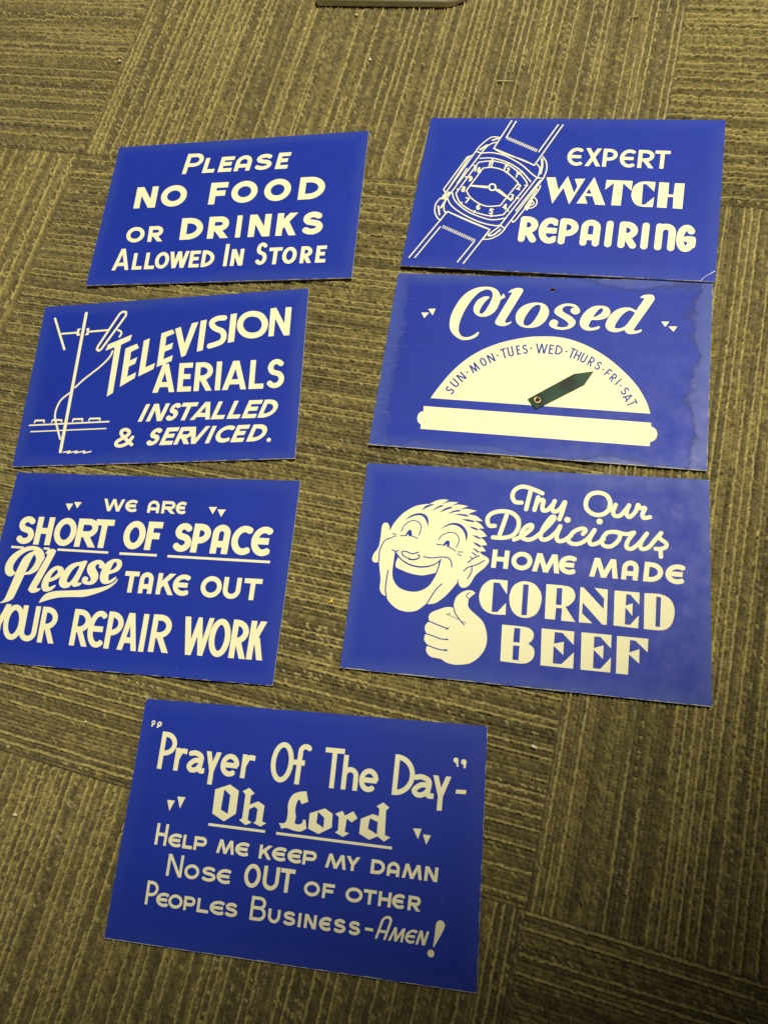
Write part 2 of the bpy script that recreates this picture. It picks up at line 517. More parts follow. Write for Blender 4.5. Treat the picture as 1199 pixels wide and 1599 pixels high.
def plate(name, loops, z0, z1, mats, parent, pick=None, bevel=0.0):
    """flat outlines (mm) with holes -> solid sheet between heights z0 and z1 (m)"""
    cu = bpy.data.curves.new(name, 'CURVE'); cu.dimensions = '2D'; cu.fill_mode = 'BOTH'
    cu.extrude = (z1 - z0) / 2; cu.bevel_depth = bevel; cu.bevel_resolution = 1
    for P in loops:
        sp = cu.splines.new('POLY'); sp.points.add(len(P) - 1)
        sp.points.foreach_set('co', np.hstack([np.asarray(P) * 0.001, np.zeros((len(P), 1)), np.ones((len(P), 1))]).astype(np.float32).ravel())
        sp.use_cyclic_u = True
    tmp = bpy.data.objects.new('tmp', cu); col.objects.link(tmp)
    bpy.context.view_layer.update()
    me = bpy.data.meshes.new_from_object(tmp.evaluated_get(bpy.context.evaluated_depsgraph_get()))
    bpy.data.objects.remove(tmp); bpy.data.curves.remove(cu)
    me.name = name; me.materials.clear()
    me.transform(Matrix.Translation((0, 0, (z0 + z1) / 2)))
    for mt in mats: me.materials.append(mt)
    if len(mats) > 1:
        for p in me.polygons: p.material_index = 0 if p.normal.z > 0.9 else 1
    o = bpy.data.objects.new(name, me); col.objects.link(o); o.parent = parent
    return o

# ------------------------------------------------------------------ materials of the show cards
CARD = (0.82, 0.80, 0.53, 1)
def card_mat():
    mt, nt, b = new_mat('cream_card')
    tc = N(nt, 'ShaderNodeTexCoord')
    n1 = noise(nt, tc.outputs['Object'], 30, 4, 0.6); n2 = noise(nt, tc.outputs['Object'], 900, 2)
    c = mix(nt, mapr(nt, n1, 0.35, 0.75, 0, 1), CARD, (0.83, 0.79, 0.50, 1))
    nt.links.new(c, b.inputs['Base Color']); b.inputs['Roughness'].default_value = 0.6
    b.inputs['Specular IOR Level'].default_value = 0.3
    nt.links.new(bump(nt, n2, 0.12, 0.0002), b.inputs['Normal'])
    return mt
def ink_mat(name, base, fade, wear, seed, stain=False):
    """blue screen ink on card: paler rim, chipped edge with painted lit rim, scuffs; stain adds water tide marks and painted sheen"""
    mt, nt, b = new_mat(name)
    tc = N(nt, 'ShaderNodeTexCoord'); mp = N(nt, 'ShaderNodeMapping'); mp.inputs['Location'].default_value = (seed * 1.7, seed * 0.9, 0)
    nt.links.new(tc.outputs['Object'], mp.inputs['Vector']); vec = mp.outputs['Vector']
    sx = N(nt, 'ShaderNodeSeparateXYZ'); nt.links.new(tc.outputs['Object'], sx.inputs[0])
    dx = V(nt, 'SUBTRACT', SW * 0.0005, V(nt, 'ABSOLUTE', sx.outputs[0])); dy = V(nt, 'SUBTRACT', SH * 0.0005, V(nt, 'ABSOLUTE', sx.outputs[1]))
    ed = V(nt, 'MINIMUM', dx, dy)
    big = noise(nt, vec, 9, 4, 0.6); med = noise(nt, vec, 60, 4, 0.65); fin = noise(nt, vec, 700, 2)
    c = mix(nt, mapr(nt, big, 0.3, 0.7, 0, 1), tuple(x * 0.93 for x in base[:3]) + (1,), tuple(x * 1.08 for x in base[:3]) + (1,))
    rim = V(nt, 'MULTIPLY', mapr(nt, V(nt, 'ADD', ed, V(nt, 'MULTIPLY', V(nt, 'SUBTRACT', big, 0.5), 0.02)), 0.0, 0.016, 1, 0, True), fade)
    c = mix(nt, rim, c, (0.05, 0.085, 0.36, 1))
    rough = mapr(nt, med, 0.3, 0.7, 0.46, 0.58)
    if stain:
        wv = V(nt, 'ADD', dx, V(nt, 'MULTIPLY', V(nt, 'SUBTRACT', noise(nt, vec, 22, 5, 0.6), 0.5), 0.055))
        wv = V(nt, 'MINIMUM', wv, V(nt, 'ADD', dy, V(nt, 'MULTIPLY', V(nt, 'SUBTRACT', noise(nt, vec, 17, 5, 0.6), 0.30), 0.05)))
        tide = V(nt, 'MULTIPLY', mapr(nt, wv, 0.0105, 0.0135, 0, 1, True), mapr(nt, wv, 0.0136, 0.0185, 1, 0, True))
        inside = mapr(nt, wv, 0.012, 0.015, 1, 0, True)
        inside = V(nt, 'MULTIPLY', inside, mapr(nt, sx.outputs[0], -0.06, 0.06, 0.55, 1.0))
        c = mix(nt, V(nt, 'MULTIPLY', inside, 0.30), c, (0.09, 0.12, 0.30, 1))
        c = mix(nt, V(nt, 'MULTIPLY', tide, mapr(nt, sx.outputs[0], -0.06, 0.12, 0.20, 0.48)), c, (0.009, 0.014, 0.12, 1))
        sm = N(nt, 'ShaderNodeMapping'); sm.inputs['Scale'].default_value = (14, 240, 1); sm.inputs['Rotation'].default_value = (0, 0, 0.5)
        nt.links.new(tc.outputs['Object'], sm.inputs['Vector'])
        scuff_sheen = V(nt, 'MULTIPLY', mapr(nt, noise(nt, sm.outputs[0], 3, 3, 0.7), 0.58, 0.72, 0, 1), mapr(nt, sx.outputs[0], -0.10, -0.135, 0, 0.5))
        c = mix(nt, V(nt, 'MULTIPLY', scuff_sheen, 0.45), c, (0.25, 0.29, 0.45, 1))  # left-edge streaks: scuffs plus whitish sheen painted into the colour
        rough = V(nt, 'SUBTRACT', rough, V(nt, 'MULTIPLY', inside, 0.06))
    spk = mapr(nt, noise(nt, vec, 420, 1), 0.80, 0.83, 0, 0.35)
    c = mix(nt, spk, c, (0.3, 0.32, 0.42, 1))
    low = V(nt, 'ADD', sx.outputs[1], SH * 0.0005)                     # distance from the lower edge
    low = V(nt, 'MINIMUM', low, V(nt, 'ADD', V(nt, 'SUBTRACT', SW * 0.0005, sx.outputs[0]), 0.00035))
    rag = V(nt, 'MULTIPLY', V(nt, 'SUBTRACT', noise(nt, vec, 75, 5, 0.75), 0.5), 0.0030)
    edge2 = V(nt, 'MINIMUM', V(nt, 'ADD', low, -0.00055), V(nt, 'ADD', ed, 0.0))  # pale line on lower and right rims paints the lit card edge
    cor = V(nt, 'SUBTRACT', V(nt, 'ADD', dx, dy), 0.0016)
    chip_lit_rim = V(nt, 'LESS_THAN', V(nt, 'ADD', V(nt, 'MINIMUM', edge2, cor), rag), V(nt, 'SUBTRACT', wear, 0.00072))
    c = mix(nt, V(nt, 'MULTIPLY', chip_lit_rim, 0.75), c, (0.55, 0.52, 0.40, 1))
    nt.links.new(c, b.inputs['Base Color']); nt.links.new(rough, b.inputs['Roughness'])
    b.inputs['Specular IOR Level'].default_value = 0.22
    hsum = V(nt, 'ADD', V(nt, 'MULTIPLY', fin, 0.15), med)
    nt.links.new(bump(nt, hsum, 0.10, 0.0006), b.inputs['Normal'])
    return mt
MC = card_mat()
BLUE = (0.0105, 0.0300, 0.335)

POSE = {'food': (-0.38656, 0.45555, 0.15945, 0.0012), 'watch': (-0.05701, 0.50592, 0.0629, 0.0022), 'tv': (-0.39248, 0.25935, 0.20902, 0.0), 'closed': (-0.0446, 0.32716, 0.09226, 0.0002), 'space': (-0.35114, 0.07394, 0.15291, 0.0002), 'beef': (-0.02224, 0.13961, 0.1274, 0.0004), 'prayer': (-0.15009, -0.09132, 0.16174, 0.0008)}
ART = json.loads(r'''{"food":{"lettering":[["L",4.66,[-58.7,46.75,58.13,46.17,-56.65,65.59,60.47,66.96],[["P",0.0,0.1697,0,1.38],
["L",0.1922,0.306],["E",0.3431,0.4706],["A2",0.4945,0.6443],["S",0.677,0.8375],["E",0.8806,0.9947]],0,1],
["L",6.8,[-105.93,5.26,100.88,6.16,-106.59,32.43,100.85,33.84],[["N",0.0,0.118],["O",0.1414,0.281],["F",0.404,0.4959],["O",0.5191,0.6558],["O",0.6909,0.8279],["D",0.8693,1.0005]],0,1],
["L",4.45,[-105.47,-37.5,-64.83,-37.59,-106.49,-18.4,-65.97,-18.44],[["O",-0.0223,0.4781],["R",0.5852,0.9891]],0,1],
["L",6.69,[-46.35,-36.72,105.11,-36.58,-47.82,-10.22,104.94,-9.3],[["D",0.0,0.1606],["R",0.1973,0.3451],["I",0.3967,0.4315],["N",0.4841,0.6351],["K",0.676,0.8177],["S",0.8472,0.9934]],0,1],
["L",3.97,[-114.81,-70.99,111.31,-69.67,-115.55,-50.99,111.37,-50.21],[["A",0.0,0.0836,0,1.3],
["L",0.0983,0.146],
["L",0.1586,0.2069],["O",0.207,0.2743],["W",0.2746,0.3671],["E",0.3718,0.421],["D",0.43,0.4895],["I",0.5331,0.5543,0,1.33],["N",0.5672,0.6249],["S",0.6794,0.7326,0,1.33],["T",0.7401,0.8003],["O",0.8031,0.868],["R",0.8847,0.9373],["E",0.9539,0.9991]],0,1]]},"watch":{"lettering":[["L",3.61,[0.48,32.46,92.9,30.84,0.05,53.57,93.2,51.42],[["E2",0.0,0.1539],["X",0.178,0.3381],["P",0.354,0.4965],["E2",0.5201,0.6688],["R",0.6968,0.8546],["T",0.8577,1.003]],0,1],["P",1,0,[-16.39,17.91,-7.98,18.15,-3.76,3.74,3.3,19.91,10.88,0.99,13.25,8.26,9.91,16.95,19.48,17.52,7.74,-12.29,0.73,6.44,-7.62,-11.91],[]],["P",1,0,[27.61,19.6,40.34,-11.71,31.37,-11.51,27.96,-2.19,21.02,-2.16,24.16,-10.68,14.32,-10.78],[]],["P",0,0,[24.07,6.07,27.11,0.57,21.73,0.66],[]],["P",1,0,[38.87,16.67,62.35,16.25,62.01,5.25,54.14,13.48,54.06,-11.72,45.62,-11.64,45.84,13.65,38.65,5.44],[]],["P",1,1,[82.64,15.61,82.09,4.96,74.96,12.87,71.78,13.19,72.2,-9.64,75.02,-9.8,82.58,-1.19,82.19,-12.24,72.19,-11.96,66.32,-9.05,62.56,-0.95,63.34,8.76,67.24,14.02,73.07,16.01],[0,1,2,3,4,5,6,7]],["P",1,0,[85.87,15.57,94.49,15.28,94.61,2.24,99.09,2.13,99.54,14.88,108.05,14.87,107.69,-13.23,99.45,-12.89,99.29,-0.59,94.29,-0.49,94.15,-12.7,85.72,-12.37],[]],
["L",6.22,[-34.3,-55.7,121.8,-59.05,-34.33,-27.17,122.34,-30.36],[["R",0.0,0.1096],["E2",0.1144,0.2179],["P",0.2319,0.3415],["A2",0.3571,0.467],["I",0.496,0.5385],["R",0.5709,0.678],["I",0.6975,0.7381],["N2",0.7733,0.8839],["G",0.8883,0.9949]],1,1]],
"crease":[["S",1,0.29,[127.55,-87.98,130.58,-83.66,135.07,-80.12],0,1,1],["S",1,0.5,[134.62,-80.45,136.86,-78.53,138.66,-77.23],0,1,1]],
"watch_drawing":[["S",1,1.28,[-58.12,85.3,-71.02,51.06],0,0,1],["S",1,1.28,[-53.7,84.53,-60.73,64.44],0,0,1],["S",1,1.27,[-71.02,51.06,-29.39,31.8],0,0,1],["S",1,1.25,[-12.6,80.69,-27.34,47.79],0,0,1],["S",1,1.25,[-8.05,80.72,-29.39,31.8],0,0,1],["S",1,1.28,[-87.92,47.14,-82.47,44.89],0,0,1],["S",1,1.28,[-88.13,46.83,-112.88,-10.04],0,0,1],["S",1,1.27,[-82.47,44.89,-107.67,-9.08],0,0,1],["S",1,1.27,[-90.98,41.9,-95.42,39.92,-112.59,0.67,-110.18,-3.08],0,0,1],["S",1,1.27,[-93.58,39.65,-109.29,-2.28],0,0,1],["S",1,1.27,[-93.7,26.23,-100.44,7.97],0,0,1],["S",1,1.25,[-114.79,-10.11,-107.43,-10.59],0,0,1],["S",1,1.24,[-104.74,-24.83,-61.42,-43.58],0,0,1],["S",1,1.24,[-104.74,-24.83,-133.0,-78.73],0,0,1],["S",1,1.23,[-108.79,-42.62,-127.36,-78.4],0,0,1],["S",1,1.2,[-61.42,-43.58,-80.72,-82.08],0,0,1],["S",1,1.19,[-74.09,-57.29,-86.4,-81.0],0,0,1],["S",1,1.2,[-61.42,-43.58,-66.52,-54.72],0,0,1],["S",1,1.21,[-19.31,16.48,-47.72,-41.46],0,0,1],["S",1,1.22,[-25.09,17.07,-52.45,-38.05],0,0,1],["S",1,1.22,[-25.09,17.07,-19.31,16.48],0,0,1],["S",1,1.19,[-52.45,-38.05,-47.62,-42.18],0,0,1],["S",1,1.21,[-21.93,14.15,-40.15,-21.4],0,0,1],["S",1,1.26,[-83.39,33.93,-99.91,-3.48],0,0,1],["S",1,1.21,[-33.14,8.56,-51.04,-26.27],0,0,1],["S",1,1.26,[-77.94,27.09,-90.29,-0.11],0,0,1],["S",1,1.22,[-41.97,10.54,-55.52,-16.11],0,0,1],["S",1,1.22,[-34.64,12.57,-33.14,8.56],0,0,1],["S",1,1.25,[-107.68,-10.6,-112.06,-7.26],0,0,1],["S",1,1.27,[-66.8,64.36,-74.5,64.74,-80.2,59.9,-85.55,52.7,-87.92,47.14],0,1,1],["S",1,1.27,[-69.15,58.48,-74.57,56.35,-79.0,51.71,-82.47,44.89],0,1,1],["S",1,1.25,[-114.16,-10.08,-117.36,-16.28,-117.0,-25.34,-113.22,-32.69,-109.38,-35.21],0,1,1],["S",1,1.25,[-108.31,-10.63,-109.36,-17.49,-107.64,-24.95,-104.88,-26.34],0,1,1],["S",1,1.27,[-82.47,44.89,-71.78,45.72,-58.67,42.24,-42.42,32.56,-31.22,22.18,-25.09,17.07],0,1,1],["S",1,1.27,[-82.81,38.62,-70.84,39.19,-55.07,34.27,-41.41,24.95,-30.58,12.39],0,1,1],["S",1,1.26,[-83.39,33.93,-70.35,35.78,-56.05,32.24,-43.67,23.37,-34.64,12.57],0,1,1],["S",1,1.26,[-77.94,27.09,-69.25,28.07,-58.82,25.26,-49.11,17.89,-41.97,10.54],0,1,1],["S",1,1.25,[-99.91,-3.48,-94.46,-13.89,-83.09,-22.44,-69.97,-27.08,-61.18,-28.18,-51.04,-26.27],0,1,1],["S",1,1.24,[-90.29,-0.11,-85.37,-7.51,-76.88,-13.97,-67.68,-17.34,-55.52,-16.11],0,1,1],["S",1,1.25,[-103.95,-2.1,-99.1,-12.56,-86.71,-23.33,-73.33,-29.45,-60.55,-32.57,-48.12,-29.81],0,1,1],["S",1,1.25,[-107.17,-9.83,-101.3,-18.68,-88.51,-27.88,-71.13,-35.99,-57.19,-39.0,-52.45,-38.05],0,1,1],["S",1,1.23,[-22.72,42.19,-18.59,35.41,-17.36,26.33,-19.31,16.48],0,1,1],["S",1,1.23,[-27.08,32.92,-23.61,27.69,-24.48,17.08],0,1,1],["S",1,1.19,[-47.62,-42.18,-52.13,-48.92,-59.92,-53.94,-67.12,-54.75],0,1,1],["S",1,1.19,[-52.1,-38.76,-56.57,-43.34,-62.4,-49.44],0,1,1],["S",1,1.27,[-71.02,51.06,-61.61,45.29,-43.22,38.69,-30.0,31.79],0,1,1],["S",1,1.24,[-104.74,-24.83,-90.42,-31.68,-71.81,-39.69,-61.42,-43.58],0,1,1],["S",1,1.21,[-20.95,8.2,-23.03,0.68,-38.78,-31.59,-42.25,-32.77],0,1,1],["S",1,1.21,[-23.5,4.38,-32.2,-17.4],0,1,1],["S",1,1.2,[-25.29,-5.33,-22.19,-8.91,-22.38,-14.07,-25.57,-17.43,-28.5,-17.99],0,1,1],["S",1,1.2,[-26.63,-9.08,-24.6,-12.69,-27.68,-15.01],0,1,1],["S",1,2.13,[-84.01,49.26,-78.16,54.72],0,0,1],["S",1,1.7,[-73.68,60.79,-68.53,63.07],0,0,1],["S",1,1.66,[-114.57,-19.2,-111.95,-28.89],0,0,1],["S",1,1.8,[-108.83,-12.92,-111.74,-20.9],0,0,1],["S",1,2.05,[-23.32,39.12,-22.11,32.28,-22.47,22.42],0,1,1],["S",1,1.72,[-61.63,-50.56,-56.96,-49.16,-51.74,-43.11],0,1,1],["S",1,2.26,[-27.17,-9.54,-30.35,-19.53],0,0,1],["S",1,2.23,[-106.62,-2.95,-110.59,-8.43],0,0,1],["S",1,0.99,[-59.07,65.25,-59.69,62.4],0,0,1],["S",1,0.95,[-105.75,-41.14,-106.32,-43.83],0,0,1],["S",1,0.99,[-57.3,64.39,-57.92,61.54],0,0,1],["S",1,0.95,[-103.85,-41.98,-104.42,-44.67],0,0,1],["S",1,0.99,[-55.53,63.53,-56.16,60.69],0,0,1],["S",1,0.95,[-101.95,-42.82,-102.52,-45.51],0,0,1],["S",1,0.98,[-53.77,62.67,-54.4,59.84],0,0,1],["S",1,0.95,[-100.06,-43.66,-100.63,-46.35],0,0,1],["S",1,0.98,[-52.02,61.82,-52.64,58.98],0,0,1],["S",1,0.95,[-98.17,-44.5,-98.74,-47.18],0,0,1],["S",1,0.98,[-50.26,60.97,-50.89,58.13],0,0,1],["S",1,0.95,[-96.28,-45.34,-96.85,-48.01],0,0,1],["S",1,0.98,[-48.51,60.11,-49.13,57.29],0,0,1],["S",1,0.95,[-94.4,-46.17,-94.97,-48.85],0,0,1],["S",1,0.98,[-46.76,59.26,-47.39,56.44],0,0,1],["S",1,0.94,[-92.51,-47.0,-93.09,-49.68],0,0,1],["S",1,0.98,[-45.01,58.42,-45.64,55.59],0,0,1],["S",1,0.94,[-90.64,-47.84,-91.21,-50.5],0,0,1],["S",1,0.98,[-43.27,57.57,-43.9,54.75],0,0,1],["S",1,0.94,[-88.77,-48.67,-89.34,-51.33],0,0,1],["S",1,0.97,[-41.53,56.72,-42.16,53.91],0,0,1],["S",1,0.94,[-86.9,-49.5,-87.47,-52.16],0,0,1],["S",1,0.97,[-39.8,55.88,-40.43,53.07],0,0,1],["S",1,0.94,[-85.03,-50.32,-85.61,-52.98],0,0,1],["S",1,0.97,[-38.06,55.04,-38.7,52.23],0,0,1],["S",1,0.94,[-83.17,-51.15,-83.75,-53.8],0,0,1],["S",1,0.97,[-36.33,54.19,-36.97,51.39],0,0,1],["S",1,0.94,[-81.31,-51.97,-81.89,-54.62],0,0,1],["S",1,0.97,[-34.61,53.35,-35.24,50.55],0,0,1],["S",1,0.93,[-79.45,-52.79,-80.04,-55.44],0,0,1],["S",1,0.97,[-32.88,52.52,-33.52,49.72],0,0,1],["S",1,0.93,[-77.6,-53.61,-78.19,-56.26],0,0,1],["S",1,0.97,[-31.16,51.68,-31.8,48.88],0,0,1],["S",1,0.93,[-75.75,-54.43,-76.34,-57.08],0,0,1],["S",1,0.97,[-29.45,50.84,-30.08,48.05],0,0,1],["S",1,0.93,[-73.91,-55.25,-74.49,-57.89],0,0,1],["S",1,1.65,[-69.04,4.85,-68.54,7.44,-66.45,8.57,-64.19,7.58,-62.83,5.05,-63.44,2.31,-65.39,1.19,-67.77,2.16],1,1,1],["P",1,0,[-88.21,6.97,-71.12,6.3,-69.41,4.83,-70.68,3.28,-87.93,5.15],[]],["P",1,0,[-62.62,3.54,-58.09,2.18,-45.47,-9.04,-45.95,-10.84,-58.84,-1.3,-63.21,1.56],[]],
["L",1.38,[-58.09,24.88,-56.33,24.41,-57.61,31.75,-55.84,31.27],[["1",0,1]],0,1],
["L",1.38,[-55.69,22.11,-52.44,21.23,-55.2,28.95,-51.94,28.07],[["2",0,1]],0,1],
["L",1.37,[-45.6,16.99,-43.86,16.53,-45.09,23.79,-43.35,23.32],[["1",0,1]],0,1],
["L",1.35,[-43.23,3.21,-39.29,2.19,-42.72,9.94,-38.77,8.9],[["2",0,1]],0,1],
["L",1.35,[-48.01,-8.64,-44.32,-9.59,-47.5,-1.97,-43.81,-2.92],[["3",0,1]],0,1],
["L",1.34,[-53.32,-19.8,-49.39,-20.78,-52.84,-13.16,-48.89,-14.16],[["4",0,1]],0,1],
["L",1.35,[-65.36,-25.92,-61.4,-26.89,-64.9,-19.28,-60.93,-20.27],[["5",0,1]],0,1],
["L",1.36,[-78.17,-21.4,-74.16,-22.39,-77.74,-14.72,-73.72,-15.72],[["6",0,1]],0,1],
["L",1.37,[-90.16,-14.24,-86.1,-15.25,-89.75,-7.49,-85.68,-8.52],[["7",0,1]],0,1],
["L",1.39,[-95.46,-1.3,-91.62,-2.27,-95.06,5.52,-91.22,4.54],[["8",0,1]],0,1],
["L",1.39,[-90.53,11.08,-86.68,10.09,-90.12,17.96,-86.27,16.95],[["9",0,1]],0,1],
["L",1.4,[-86.13,22.88,-84.59,22.47,-85.71,29.8,-84.17,29.39],[["1",0,1]],0,1],
["L",1.4,[-83.63,21.63,-80.56,20.81,-83.21,28.54,-80.13,27.71],[["0",0,1]],0,1],
["L",1.4,[-73.33,28.77,-71.8,28.36,-72.87,35.69,-71.34,35.27],[["1",0,1]],0,1],
["L",1.39,[-71.02,28.51,-69.49,28.1,-70.56,35.43,-69.03,35.01],[["1",0,1]],0,1],["S",1,1.4,[-70.43,38.11,-70.59,33.92],0,0,1],["S",1,1.38,[-54.7,33.35,-55.69,29.64],0,0,1],["S",1,1.37,[-40.33,24.22,-42.71,20.81],0,0,1],["S",1,1.35,[-35.51,8.03,-33.25,7.5],0,0,1],["S",1,1.34,[-41.57,-6.22,-39.59,-7.34],0,0,1],["S",1,1.34,[-48.82,-20.28,-47.1,-22.13],0,0,1],["S",1,1.34,[-62.25,-26.75,-62.3,-28.97],0,0,1],["S",1,1.36,[-78.64,-23.0,-79.22,-24.96],0,0,1],["S",1,1.37,[-92.58,-13.82,-93.93,-15.68],0,0,1],["S",1,1.39,[-99.41,1.41,-97.75,0.55],0,0,1],["S",1,1.4,[-93.46,16.33,-91.67,15.46],0,0,1],["S",1,1.4,[-87.51,29.95,-85.57,28.91],0,0,1]]},"tv":{"lettering":[["P",1,0,[-63.34,32.62,-61.67,39.4,-37.64,49.07,-38.67,42.52,-47.6,38.32,-47.76,-14.27,-53.56,-18.08,-53.95,36.14],[]],["P",1,0,[-42.17,33.79,-30.71,38.31,-28.06,33.48,-35.75,29.7,-35.41,19.92,-28.16,23.42,-29.38,16.36,-35.63,13.46,-35.54,2.43,-26.96,6.76,-27.33,0.66,-41.59,-8.21],[]],["P",1,0,[-23.96,41.21,-18.04,43.69,-18.09,11.63,-8.5,15.73,-9.4,9.35,-24.0,2.14],[]],["P",1,0,[-6.36,48.37,4.92,51.94,7.25,47.56,-0.73,44.09,-0.58,33.99,7.22,37.27,6.75,30.61,-0.38,27.76,-0.45,19.44,8.72,23.38,8.28,17.14,-6.32,11.3],[]],["P",1,0,[7.26,52.47,12.88,54.33,19.22,35.3,24.05,57.54,30.59,58.7,21.87,22.45,17.9,20.51],[]],["P",1,0,[32.92,59.59,39.08,60.77,38.84,26.96,33.01,25.63],[]],["S",1,5.76,[57.72,61.29,50.85,61.33,45.37,58.57,45.4,53.91,49.71,49.79,56.05,46.59,58.64,41.33,57.22,35.69,51.56,32.83,44.61,30.94],0,1,0],["P",1,0,[63.12,64.84,69.39,65.74,69.6,34.34,63.41,33.43],[]],["S",1,6.22,[85.34,63.95,93.31,61.39,98.35,54.27,98.51,47.25,94.56,41.51,87.05,39.8,79.72,42.26,74.57,48.68,74.15,56.4,78.34,62.33],1,1,1],["P",1,0,[103.12,68.37,108.63,69.05,118.19,50.76,118.11,68.82,124.03,68.44,124.16,37.76,118.68,37.83,108.74,56.83,108.74,37.9,103.48,37.7],[]],
["L",5.26,[-6.89,-16.25,122.58,-17.42,-8.49,14.38,122.23,12.84],[["A",0.0,0.1736],["E",0.1938,0.3015],["R",0.3219,0.4626],["I",0.4834,0.5269],["A",0.5401,0.7242],
["L",0.7419,0.8519],["S",0.8677,1.0028]],0,1],
["L",4.05,[-17.47,-46.05,115.88,-47.03,-11.32,-28.03,121.85,-28.98],[["I",0.0,0.0329],["N",0.0624,0.1822],["S",0.1991,0.2811],["T",0.2815,0.3984],["A",0.3907,0.5407],
["L",0.5462,0.64],
["L",0.662,0.7531],["E",0.7695,0.8699],["D",0.884,1.0]],0,1],
["L",3.99,[-6.92,-70.97,116.47,-70.14,-1.08,-53.28,122.19,-53.58],[["S",0.0,0.0967],["E",0.1184,0.2193],["R",0.2325,0.3544],["V",0.3145,0.4641],["I",0.4815,0.5146],["C",0.5418,0.6655],["E",0.6796,0.7768],["D",0.8025,0.9305]],0,1],["D",1,113.54,-69.29,2.04],["S",1,3.47,[-19.05,-69.94,-26.79,-63.29,-31.58,-58.54,-32.1,-55.0,-28.2,-53.61,-24.41,-55.75,-25.12,-59.24,-31.35,-63.12,-35.47,-66.02,-35.47,-69.05,-31.05,-70.27,-25.3,-68.35,-21.68,-64.23,-19.95,-61.56],0,1,0]],
